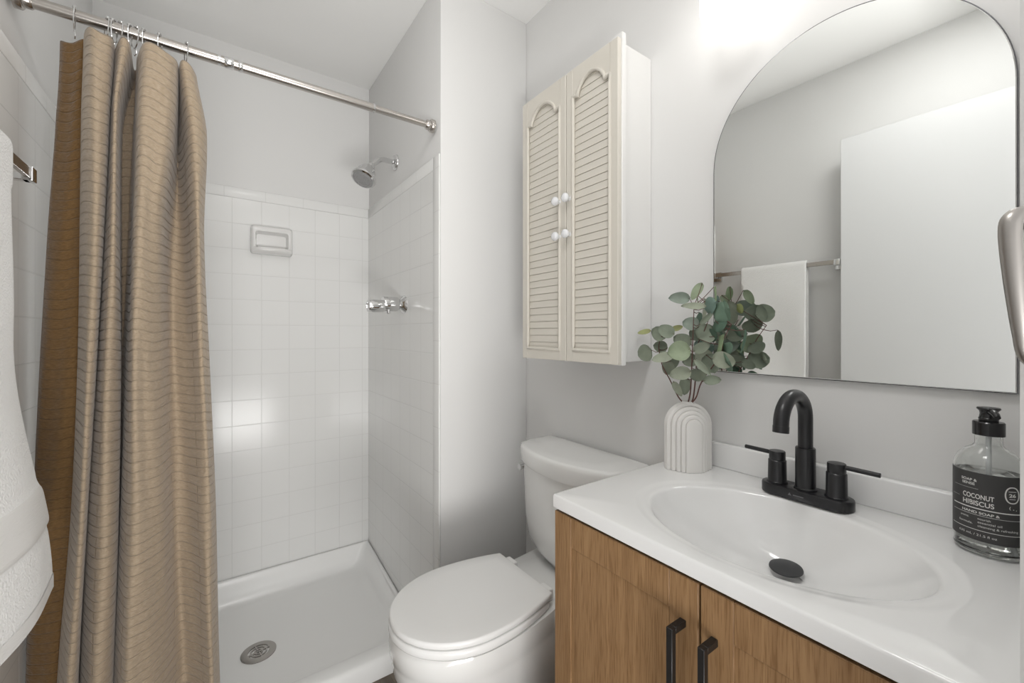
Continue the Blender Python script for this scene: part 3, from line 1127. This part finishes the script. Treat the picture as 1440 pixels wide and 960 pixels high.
# ---------------------------------------------------------------- vanity top with integral basin
vt = thing('washbasin', 'white vanity top with integral oval basin on the oak cabinet', 'sink', (0.8, 0.34, ZC))
RX0, RX1, RY0_, RY1_ = 0.5635, M - 0.001, YF + 0.004, 0.650
BCX, BCY, BA, BB = 0.770, 0.328, 0.158, 0.208
DRX, DRY, DEP = 0.848, 0.3315, 0.112
nrm = []
n1 = 30
for i in range(n1):
    nrm.append((1, -1 + 2 * i / n1))
for i in range(n1):
    nrm.append((1 - 2 * i / n1, 1))
for i in range(n1):
    nrm.append((-1, 1 - 2 * i / n1))
for i in range(n1):
    nrm.append((-1 + 2 * i / n1, -1))
rcx, rcy, rhx, rhy = (RX0 + RX1) / 2, (RY0_ + RY1_) / 2, (RX1 - RX0) / 2, (RY1_ - RY0_) / 2


def rect_ring(ins, z, rad=0.005):
    out = []
    for a, b in nrm:
        x, y = a * (rhx - ins), b * (rhy - ins)
        # round the plan corners
        cxr, cyr = rhx - ins - rad, rhy - ins - rad
        if abs(x) > cxr and abs(y) > cyr:
            dx, dy = abs(x) - cxr, abs(y) - cyr
            l = math.hypot(dx, dy)
            k = rad / l * max(dx, dy) / rad
            dx, dy = dx / l * rad * min(1, l / rad if l < rad else 1), dy / l * rad * min(1, l / rad if l < rad else 1)
            x, y = math.copysign(cxr + dx, x), math.copysign(cyr + dy, y)
        out.append((rcx + x, rcy + y, z))
    return out


angs = []
for a, b in nrm:
    px, py = rcx + a * rhx - BCX, rcy + b * rhy - BCY
    angs.append(math.atan2(py / BB, px / BA))


def ell(sc, z, cx=BCX, cy=BCY, pw=1.0):
    return [(cx + BA * sc * math.cos(t), cy + BB * sc * math.sin(t), z) for t in angs]


rs = [rect_ring(0.004, ZC - 0.028), rect_ring(0.0, ZC - 0.026), rect_ring(0.0, ZC - 0.0045), rect_ring(0.0008, ZC - 0.0020), rect_ring(0.0022, ZC - 0.0006), rect_ring(0.0045, ZC)]
rs += [ell(1.16, ZC), ell(1.13, ZC - 0.0003), ell(1.10, ZC - 0.0018), ell(1.06, ZC - 0.0026), ell(1.02, ZC - 0.0032), ell(1.0, ZC - 0.0050), ell(0.985, ZC - 0.0085)]
prof = []
for i in range(1, 26):
    rho = 0.98 - (0.98 - 0.13) * (i / 25) ** 0.9
    k = 1 - rho ** 2.3
    prof.append((rho, 0.0095 + (DEP - 0.0095) * min(1, k * 1.02)))
for rho, dz in prof:
    t = (1 - rho) ** 1.15
    cx = BCX + (DRX - BCX) * min(1, t * 1.1)
    cy = BCY + (DRY - BCY) * t
    rs.append(ell(rho, ZC - dz, cx, cy))
rs.append([(DRX + 0.021 * math.cos(t), DRY + 0.021 * math.sin(t), ZC - DEP - 0.003) for t in angs])
g = G()
g.rings(rs, True, False, True)
obj('countertop', g, MARBLE, vt, 40)
obj('backsplash', G().box(M - 0.0205, M - 0.001, YF + 0.004, 0.650, ZC - 0.001, ZC + 0.0585, 0.004, 3), MARBLE, vt, 40)
zz = ZC - DEP
g = G().lathe([(0.006, -0.004), (0.006, 0.006), (0.0255, 0.007), (0.0268, 0.0085), (0.0262, 0.0105), (0.018, 0.0135), (0.001, 0.0145)], (DRX, DRY, zz + 0.004), (-0.10, 0, 1), 40)
obj('drain_stopper', g, RUBB, vt, 40)

# ---------------------------------------------------------------- faucet
FXC, FYC = 0.952, 0.338
fa = thing('faucet', 'matte black two-handle gooseneck faucet behind the basin', 'faucet', (FXC, FYC, ZC))


def stadium(hl, r, n=14):
    p = []
    for i in range(n + 1):
        a = -PI / 2 * 0 + PI * i / n
        p.append((r * math.cos(a), hl + r * math.sin(a)))
    for i in range(n + 1):
        a = PI + PI * i / n
        p.append((r * math.cos(a), -hl + r * math.sin(a)))
    return [(FXC + x, FYC + y) for x, y in p]


g = G()
g.rings([[(x, y, z) for x, y in stadium(0.052, r)] for r, z in ((0.0260, ZC + 0.0002), (0.0265, ZC + 0.002), (0.0265, ZC + 0.017), (0.0255, ZC + 0.0195), (0.0235, ZC + 0.0205))])
bp_ = obj('base_plate', g, BLACK, fa, 40)
g = G().rings([[(FXC - 0.02665, FYC + 0.018 + a, ZC + 0.010 + b) for a, b in ((0, 0.0035), (0.003, -0.002), (-0.003, -0.002))], [(FXC - 0.0262, FYC + 0.018 + a, ZC + 0.010 + b) for a, b in ((0, 0.0035), (0.003, -0.002), (-0.003, -0.002))]])
g.box(FXC - 0.02665, FXC - 0.0262, FYC - 0.006, FYC + 0.012, ZC + 0.0088, ZC + 0.0108)
obj('maker_mark', g, LOGO, bp_, 0)
g = G().lathe([(0.0195, 0.0), (0.0195, 0.003), (0.0172, 0.005), (0.0170, 0.0805), (0.0162, 0.082), (0.0120, 0.082)], (FXC, FYC, ZC + 0.0200), (0, 0, 1), 36)
obj('sleeve', g, BLACK, fa, 40)
pz = ZC + 0.16
AR = 0.0545
pth = [(FXC, FYC, ZC + 0.09), (FXC, FYC, ZC + 0.12), (FXC, FYC, pz)]
for i in range(1, 21):
    a = PI * 0.945 * i / 20
    pth.append((FXC - AR + AR * math.cos(a), FYC, pz + AR * math.sin(a) * 0.88))
lx, ly, lz = pth[-1]
pth.append((lx - 0.0015, ly, lz - 0.014))
sp_ = obj('spout', G().tube(pth, 0.0127, 20), BLACK, fa, 50)
obj('aerator', G().lathe([(0.0132, 0), (0.0132, 0.012), (0.011, 0.012), (0.010, 0.008), (0.001, 0.008)], (lx - 0.001, ly, lz - 0.010), (-0.10, 0, -1), 28), BLACK, sp_, 40)
for s in (1, -1):
    hy = FYC + s * 0.0508
    h = obj('handle', G().lathe([(0.0185, 0.0), (0.0185, 0.002), (0.0168, 0.004), (0.0163, 0.045), (0.0150, 0.0465)], (FXC, hy, ZC + 0.0200), (0, 0, 1), 32), BLACK, fa, 40)
    obj('cap', G().lathe([(0.0138, 0.0455), (0.0148, 0.0470), (0.0148, 0.0625), (0.0138, 0.0640), (0.001, 0.0646)], (FXC, hy, ZC + 0.0200), (0, 0, 1), 32), BLACK, h, 40)
    obj('lever', G().cyl((FXC, hy + s * 0.013, ZC + 0.0785), (FXC, hy + s * 0.064, ZC + 0.0785 + 0.001 * s), 0.0043, n=16, bev=0.0008), BLACK, h, 40)

# ---------------------------------------------------------------- vase
VCX, VCY, VH = 0.9375, 0.5810, 0.1600
vth = math.radians(-124)           # facing direction of the front panel
fdir = Vector((math.cos(vth), math.sin(vth), 0))
sdir = Vector((-fdir.y, fdir.x, 0))          # sideways
va = None


def arch(hw, htop, z0=0.0, n=24):
    pts = [(hw, z0)]
    zc = htop - hw
    for i in range(n + 1):
        a = PI * i / n
        pts.append((hw * math.cos(a), zc + hw * math.sin(a)))
    pts.append((-hw, z0))
    return pts


def vring(hw, top, d):
    return [Vector((VCX, VCY, ZC + 0.0006)) + sdir * a + fdir * d + Vector((0, 0, b)) for a, b in arch(hw, top)]


g = G()
hw0 = 0.0545
layers = []
step = 0.0088
depth = [0.0110, 0.0190, 0.0270, 0.0335, 0.0385]
for k in range(5):
    hw = hw0 - k * step
    top = VH - k * step
    d1 = depth[k]
    d0 = depth[k - 1] if k else 0.0
    layers += ([(hw + 0.0010, top + 0.0010, d0), (hw, top, d0 - 0.0018)] if k else [(hw, top, d0)]) + [(hw, top, d1 - 0.0022), (hw - 0.0012, top - 0.0012, d1 - 0.0006), (hw - 0.0030, top - 0.0030, d1)]
back = [(h, t, -d) for h, t, d in reversed(layers)]
g.rings([vring(*l) for l in back + layers])
# mouth collar on the crown
mc = Vector((VCX, VCY, ZC + VH - 0.003))
g.lathe([(0.013, -0.004), (0.0135, 0.004), (0.0125, 0.0058), (0.0105, 0.0055), (0.010, -0.002)], mc, (0, 0, 1), 28, True, False, 1.0)
vase = obj('vase', g, VASE, None, 35)
tag(vase, 'off-white matte arch-shaped vase with stepped ridges on the vanity top', 'vase')
obj('mouth_opening', G().cyl(mc + Vector((0, 0, -0.001)), mc + Vector((0, 0, 0.0025)), 0.0104, n=24), DARK, vase, 40)

# ---------------------------------------------------------------- eucalyptus sprigs in the vase
def px3(u, v, x):          # point on plane x seen at pixel
    a = (u - 720) / FPX
    d = Vector((sn + a * cs, cs - a * sn, (468.8 - v) / FPX))
    p = d * (x / d.x)
    return Vector((p.x, p.y, p.z + H0))


VIEW = Vector((0.84, 0.54, 0)).normalized()
VRIGHT = Vector((VIEW.y, -VIEW.x, 0))
UPV = Vector((0, 0, 1))


def leaf(bm_g, base, tip, normal, hw, cup=0.15, bend=0.1):
    base, tip = Vector(base), Vector(tip)
    ax = tip - base
    ln = ax.length
    ax.normalize()
    n = Vector(normal)
    n = (n - ax * n.dot(ax)).normalized()
    sd = ax.cross(n)
    nu, nv = 10, 6

    def fn(s, t):
        w = hw * (math.sin(PI * min(1, s * 0.97 + 0.015)) ** 0.52) * (1.0 + 0.12 * math.cos(PI * s)) if 0 < s < 1 else 0.0006
        tt = 2 * t - 1
        z = cup * hw * tt * tt - bend * ln * (s - 0.2) ** 2
        z -= 0.04 * hw * (1 - min(1, abs(tt) * 5))
        return base + ax * (ln * s) + sd * (w * tt) + n * z
    bm_g.grid(fn, nu, nv)
    return base


# clusters: (zoomed column, zoomed row, half length, half width, angle deg in picture, foreshortening tilt, colour, x depth)
ZO = lambda zx, zy: (880 + zx / 5.052, 390 + zy / 5.052)
PXM = 1.0 / 589.0 * 0.99    # metres per pixel at the vase, seen square on
LV = [
    (0, 380, 148, 78, 42, 178, 't', .93), (0, 505, 98, 72, 32, -128, 'l', .94), (0, 480, 208, 86, 28, 180, 'p', .90), (0, 612, 205, 58, 26, -35, 'y', .95),
    (1, 132, 388, 54, 22, 188, 'y', .91), (1, 232, 400, 62, 56, 150, 'd', .92), (1, 285, 380, 66, 46, 160, 'm', .90), (1, 366, 360, 46, 24, 20, 'y', .96),
    (1, 138, 538, 62, 64, 200, 'd', .92), (1, 245, 492, 56, 44, 170, 'd', .93), (1, 262, 568, 80, 36, 190, 'p', .89), (0, 375, 525, 80, 66, 190, 'l', .88),
    (0, 402, 450, 70, 52, 160, 'd', .93), (0, 462, 335, 60, 52, 170, 't', .94), (0, 572, 290, 66, 20, 40, 'm', .93), (2, 572, 395, 70, 72, 30, 'm', .95),
    (0, 542, 500, 62, 36, 20, 'd', .92), (2, 556, 560, 66, 52, 15, 'p', .95), (0, 385, 685, 78, 46, 190, 'p', .885), (0, 545, 635, 76, 22, -40, 'm', .89),
    (2, 690, 592, 78, 56, -8, 'p', .925), (0, 512, 690, 48, 56, -90, 'd', .93), (2, 615, 730, 58, 32, 5, 'm', .92), (1, 368, 790, 62, 26, -55, 'p', .91),
    (0, 420, 770, 70, 38, -95, 'm', .95), (1, 302, 640, 62, 46, -110, 'd', .93), (2, 602, 612, 72, 62, -60, 'm', .94), (0, 500, 405, 55, 48, 20, 'm', .96),
    (1, 330, 600, 60, 50, 30, 'd', .95), (0, 455, 590, 55, 50, 190, 'd', .95),
]
# leaves at the back of the bunch, placed from what the mirror shows of them
RV = [
    (0, 690, 318, 66, 40, -75, 'd', .955), (0, 750, 250, 86, 40, -75, 'p', .95), (0, 845, 216, 70, 50, 10, 't', .93), (0, 870, 140, 58, 30, -50, 'l', .935),
    (2, 928, 258, 64, 64, 60, 'm', .925), (2, 992, 252, 62, 58, 10, 'm', .92), (2, 900, 340, 48, 58, -70, 'd', .93), (2, 1082, 448, 70, 22, -84, 'd', .93),
    (3, 712, 495, 88, 54, 10, 't', .96), (3, 885, 470, 62, 76, -60, 'l', .94), (3, 790, 410, 66, 40, 10, 'd', .955), (3, 800, 590, 40, 55, 60, 'd', .96),
    (3, 945, 582, 70, 60, 10, 'm', .935), (3, 655, 400, 40, 60, 60, 'm', .97), (3, 870, 620, 46, 30, -20, 'm', .96), (2, 930, 500, 40, 50, -60, 'm', .94),
    (2, 700, 160, 40, 25, -60, 'l', .95), (3, 640, 560, 40, 45, -30, 'd', .97),
]
STEMS = {}
v0 = mc + Vector((0, 0, -0.0008))


def zpt(zx, zy, x):
    return px3(*ZO(zx, zy), x)


def zmir(zx, zy, x):
    p = px3(*ZO(zx, zy), 2 * MX - x)
    return Vector((x, p.y, p.z))


STEMS[0] = [v0 + Vector((0.0, 0.0, 0)), zpt(460, 800, .935), zpt(470, 600, .93), zpt(478, 400, .925), zpt(485, 200, .925)]
STEMS[1] = [v0 + Vector((-0.003, 0.006, 0)), zpt(375, 850, .935), zpt(310, 720, .93), zpt(258, 620, .925), zpt(235, 500, .925), zpt(250, 420, .925)]
STEMS[2] = [v0 + Vector((0.0, -0.006, 0)), zpt(500, 850, .935), zpt(545, 730, .935), zmir(880, 540, .945), zmir(930, 440, .935), zmir(1000, 340, .93)]
STEMS[3] = [v0 + Vector((0.005, 0.0, 0)), zpt(478, 860, .94), zmir(680, 640, .955), zmir(680, 500, .955), zmir(750, 385, .95), zmir(800, 300, .945)]
slab_ = ['eucalyptus sprig with the tallest upright stem, in the middle of the vase', 'eucalyptus sprig leaning left towards the wall cabinet',
         'eucalyptus sprig leaning right past the mirror edge', 'eucalyptus sprig at the back of the vase, closest to the mirror']
COLS = 'dmtlpy'
for k in range(4):
    t = thing('eucalyptus_sprig', slab_[k], 'plant', v0, 'eucalyptus sprigs in the vase')
    pts = STEMS[k]
    n = len(pts) - 1
    cp = [Vector([catmull([p[c] for p in pts], n * i / 40) for c in range(3)]) for i in range(41)]
    cp[0] = pts[0]
    g = G().tube(cp, [0.0019 - 0.0011 * i / 40 for i in range(41)], 8)
    lg = {c: G() for c in COLS}
    for refl, lst in ((False, LV), (True, RV)):
        for (st, zx, zy, hl, hwid, ang, colr, dx) in lst:
            if st != k:
                continue
            c = zmir(zx, zy, dx) if refl else zpt(zx, zy, dx)
            a = math.radians(ang)
            sx = -1 if refl else 1
            sc = PXM / 5.052 * (0.90 if not refl else 1.02)
            rt_ = VRIGHT if not refl else Vector((-VIEW.y, -VIEW.x, 0))
            vw = -VIEW if not refl else Vector((VIEW.x, -VIEW.y, 0))
            axp = (rt_ * math.cos(a) * 0.80 + UPV * math.sin(a))
            tipd = (axp + vw * random.uniform(-0.25, 0.25)).normalized()
            ln = hl * sc * 1.08
            nrmv = (vw + UPV * random.uniform(0.1, 0.5) + rt_ * random.uniform(-0.3, 0.3)).normalized()
            if hwid / hl < 0.45:
                nrmv = (nrmv + tipd.cross(vw) * 0.5).normalized()
            b0 = c - tipd * ln
            if b0.x > MX - 0.012:
                b0.x = MX - 0.012
            tp = c + tipd * ln
            tp.x = min(tp.x, MX - 0.010)
            leaf(lg[colr], b0, tp, nrmv, hwid * sc * 1.18, random.uniform(0.1, 0.35), random.uniform(-0.05, 0.2))
            # leaf stalk to the nearest higher point of the stem
            best = min(cp[8:], key=lambda q: (q - b0).length + max(0, q.z - b0.z) * 0.6)
            mid = (best + b0) / 2 + UPV * -0.003
            g.tube([best, mid, b0, b0 + tipd * 0.004], [0.0010, 0.0008, 0.0007, 0.0005], 6)
    obj('stem', g, BARK, t, 60)
    names = {'d': 'dark_leaves', 'm': 'sage_leaves', 't': 'blue_green_leaves', 'l': 'light_leaves', 'p': 'pale_leaves', 'y': 'yellow_green_leaves'}
    for c_ in COLS:
        if len(lg[c_].bm.verts):
            bmv = lg[c_].bm
            me = bpy.data.meshes.new(names[c_])
            for v in bmv.verts:
                v.co -= Vector(t.location)
            bmv.to_mesh(me)
            bmv.free()
            me.materials.append(LEAFS[c_])
            for p in me.polygons:
                p.use_smooth = True
            o = bpy.data.objects.new(names[c_], me)
            C.objects.link(o)
            o.parent = t
        else:
            lg[c_].bm.free()

# ---------------------------------------------------------------- soap bottle
SX, SY, SR = 0.9485, 0.0975, 0.0370
so_ = thing('soap_bottle', 'clear hand soap bottle with black label and black pump beside the faucet', 'soap bottle', (SX, SY, ZC))
zb = ZC + 0.0006
outp = [(0.001, 0.003), (0.028, 0.0022), (0.031, 0.0), (0.0345, 0.002), (SR, 0.0075), (SR, 0.124), (0.0358, 0.133), (0.032, 0.143), (0.025, 0.151), (0.0175, 0.156), (0.0145, 0.160), (0.0142, 0.176)]
inp = [(0.0118, 0.176), (0.0120, 0.159), (0.016, 0.1535), (0.024, 0.1485), (0.030, 0.141), (0.0336, 0.132), (0.0350, 0.124), (0.0350, 0.010), (0.032, 0.0068), (0.001, 0.0065)]
obj('glass_body', G().lathe(outp + inp, (SX, SY, zb), (0, 0, 1), 64), GLASS, so_, 40)
liq = [(0.001, 0.0067), (0.0318, 0.0070), (0.0348, 0.0102), (0.0348, 0.120), (0.033, 0.1195), (0.001, 0.1195)]
obj('liquid', G().lathe(liq, (SX, SY, zb), (0, 0, 1), 64), LIQ, so_, 40)
obj('dip_tube', G().tube([(SX, SY, zb + 0.172), (SX, SY, zb + 0.10), (SX - 0.006, SY - 0.012, zb + 0.05), (SX - 0.012, SY - 0.024, zb + 0.009)], 0.0032, 12), TUBEM, so_, 50)
g = G().lathe([(0.0150, 0.1735), (0.0170, 0.1740), (0.0170, 0.1925), (0.0160, 0.1940), (0.0100, 0.1945)], (SX, SY, zb), (0, 0, 1), 36)
obj('pump_collar', g, PUMPB, so_, 30)
g = G().lathe([(0.0100, 0.1930), (0.0108, 0.1990), (0.0100, 0.2000), (0.0092, 0.2060), (0.0098, 0.2095), (0.0128, 0.2130), (0.0120, 0.2150), (0.001, 0.2158)], (SX, SY, zb), (0, 0, 1), 28)
sdv = Vector((-0.55, -0.25, 0)).normalized()
c0 = Vector((SX, SY, zb + 0.2095))
g.tube([c0, c0 + sdv * 0.012, c0 + sdv * 0.022 + Vector((0, 0, -0.002)), c0 + sdv * 0.027 + Vector((0, 0, -0.006))], [0.0055, 0.0050, 0.0042, 0.0036], 12)
obj('pump_head', g, PUMPB, so_, 40)
# label wrapped on the front
LA = math.atan2(-SY, -SX) - math.radians(4)         # faces the doorway
LR = SR + 0.0004
lz0, lz1 = ZC + 0.0235, ZC + 0.1225


def wrap(s, z, r=LR):    # s: metres along the label, 0 at its middle, positive to picture right
    a = LA + s / LR
    return (SX + r * math.cos(a), SY + r * math.sin(a), z)


half = math.radians(98) * LR
g = G()
n = 48
for i in range(n):
    s0, s1 = -half + 2 * half * i / n, -half + 2 * half * (i + 1) / n
    for r_, rev in ((LR, 0),):
        g.bm.faces.new([g.bm.verts.new(wrap(a, b, r_)) for a, b in ((s0, lz0), (s1, lz0), (s1, lz1), (s0, lz1))])
bmesh.ops.remove_doubles(g.bm, verts=g.bm.verts, dist=1e-6)
lab = obj('label', g, LABEL, so_, 60)
lab['label'] = 'black label with white lettering'
inkg = G()


def text(body, s, z, size, width=None, bold=0.0, font_x=1.0):
    cu = bpy.data.curves.new('txt', 'FONT')
    cu.body = body
    cu.size = size
    cu.offset = bold
    ob = bpy.data.objects.new('txt', cu)
    me = bpy.data.meshes.new_from_object(ob)
    if len(me.vertices) == 0:
        return
    xs = [v.co.x for v in me.vertices]
    wd = max(xs) - min(xs)
    k = (width / wd) if width else font_x
    b2 = bmesh.new()
    b2.from_mesh(me)
    for v in b2.verts:
        v.co = Vector(wrap(s + (v.co.x - min(xs)) * k, z + v.co.y, LR + 0.00025))
    me2 = bpy.data.meshes.new('tmp')
    b2.to_mesh(me2)
    b2.free()
    inkg.bm.from_mesh(me2)
    bpy.data.meshes.remove(me2)
    bpy.data.meshes.remove(me)
    bpy.data.objects.remove(ob)
    bpy.data.curves.remove(cu)


def rule(s0, s1, z, th):
    n = 24
    for i in range(n):
        a, b = s0 + (s1 - s0) * i / n, s0 + (s1 - s0) * (i + 1) / n
        inkg.bm.faces.new([inkg.bm.verts.new(wrap(p, q, LR + 0.00025)) for p, q in ((a, z), (b, z), (b, z + th), (a, z + th))])


def lp(u):               # label column of a picture column
    a = math.atan2(*reversed((1.0, 1.0 / ratio(u)))) if False else math.atan2(1.0 / ratio(u), 1.0)
    cen = math.atan2(SY, SX)
    D = math.hypot(SX, SY)
    th = a - cen
    k = max(-1, min(1, D * math.sin(th) / SR))
    # angle on the cylinder from the point facing the viewer
    phi = math.asin(k) - th
    return -(phi) * LR + math.radians(4) * LR


e = 0.0001
text('COCONUT', lp(1355), ZC + 0.0845, 0.0098, lp(1398) - lp(1355), 0.00016)
text('HIBISCUS', lp(1355), ZC + 0.0745, 0.0098, lp(1398) - lp(1355), 0.00016)
text('SOAP &', lp(1353), ZC + 0.1090, 0.0052, lp(1374) - lp(1353), e)
text('SENSE', lp(1354), ZC + 0.1035, 0.0052, lp(1371) - lp(1354), e)
text('HAND SOAP &', lp(1354), ZC + 0.0628, 0.0050, lp(1406) - lp(1354), e)
text('aroma.', lp(1352), ZC + 0.0545, 0.0044, lp(1363) - lp(1352), 0)
text('formula.', lp(1350), ZC + 0.0460, 0.0044, lp(1368) - lp(1350), 0)
text('nourish', lp(1375), ZC + 0.0545, 0.0044, lp(1393) - lp(1375), 0)
text('essential oil', lp(1375), ZC + 0.0495, 0.0044, lp(1409) - lp(1375), 0)
text('cleansing & refreshing', lp(1375), ZC + 0.0440, 0.0044, lp(1431) - lp(1375), 0)
text('635 mL / 21.5 fl oz', lp(1350), ZC + 0.0305, 0.0046, lp(1402) - lp(1350), 0)
rule(lp(1343), half, ZC + 0.0695, 0.0015)
rule(lp(1343), half, ZC + 0.0605, 0.0005)
rule(lp(1342), half, ZC + 0.0385, 0.0008)
rule(lp(1342), lp(1350), ZC + 0.083, 0.0003)
rule(lp(1344), lp(1376), ZC + 0.0985, 0.0003)
# badge
bs, bz = (lp(1412) + lp(1433)) / 2, ZC + 0.097
bw, bh = 0.0085, 0.0120
no = 36
for i in range(no):
    def badge(k, w, h):
        a = 2 * PI * k / no
        x = w * math.copysign(abs(math.cos(a)) ** 0.8, math.cos(a))
        return wrap(bs + x, bz + h * math.sin(a), LR + 0.00025)
    inkg.bm.faces.new([inkg.bm.verts.new(p) for p in (badge(i, bw, bh), badge(i + 1, bw, bh), badge(i + 1, bw - 0.0016, bh - 0.0016), badge(i, bw - 0.0016, bh - 0.0016))])
text('26', bs - 0.0040, bz - 0.0025, 0.0065, 0.0080, 0.0002)
rule(bs - 0.0045, bs + 0.0045, bz + 0.0048, 0.0008)
rule(bs - 0.0035, bs + 0.0035, bz - 0.0058, 0.0008)
text('(', lp(1419), ZC + 0.0775, 0.0052, 0.0016, e)
text('.', lp(1424), ZC + 0.0765, 0.0080, 0.0014, e)
text('.', lp(1428), ZC + 0.0755, 0.0080, 0.0012, e)
obj('lettering', inkg, INK, lab, 0)

# ---------------------------------------------------------------- pull handle on the door jamb
JX = 0.42
ph = thing('pull_handle', 'satin nickel pull handle on the door jamb at the right edge', 'handle', (JX, 0.02, 1.22))
g = G().lathe([(0.0085, -0.0002), (0.0085, 0.003), (0.0070, 0.006), (0.0042, 0.008), (0.0040, 0.016)], (JX, 0.0225, 1.262), (-1, 0, 0), 24)
obj('rosette', g, DNICK, ph, 40)
pth = [(JX - 0.012, 0.0225, 1.262), (JX - 0.022, 0.0255, 1.2625), (JX - 0.031, 0.0300, 1.259), (JX - 0.034, 0.0312, 1.250), (JX - 0.033, 0.0300, 1.225), (JX - 0.029, 0.0280, 1.195),
       (JX - 0.026, 0.0268, 1.180), (JX - 0.020, 0.0250, 1.1735), (JX - 0.010, 0.0235, 1.172), (JX + 0.0002, 0.0230, 1.172)]
n = len(pth) - 1
cp = [Vector([catmull([p[c] for p in pth], n * i / 50) for c in range(3)]) for i in range(51)]
obj('grip', G().tube(cp, [0.0034 + 0.0016 * math.sin(PI * min(1, i / 30)) - 0.0010 * smoothstep(30, 50, i) for i in range(51)], 14), DNICK, ph, 50)
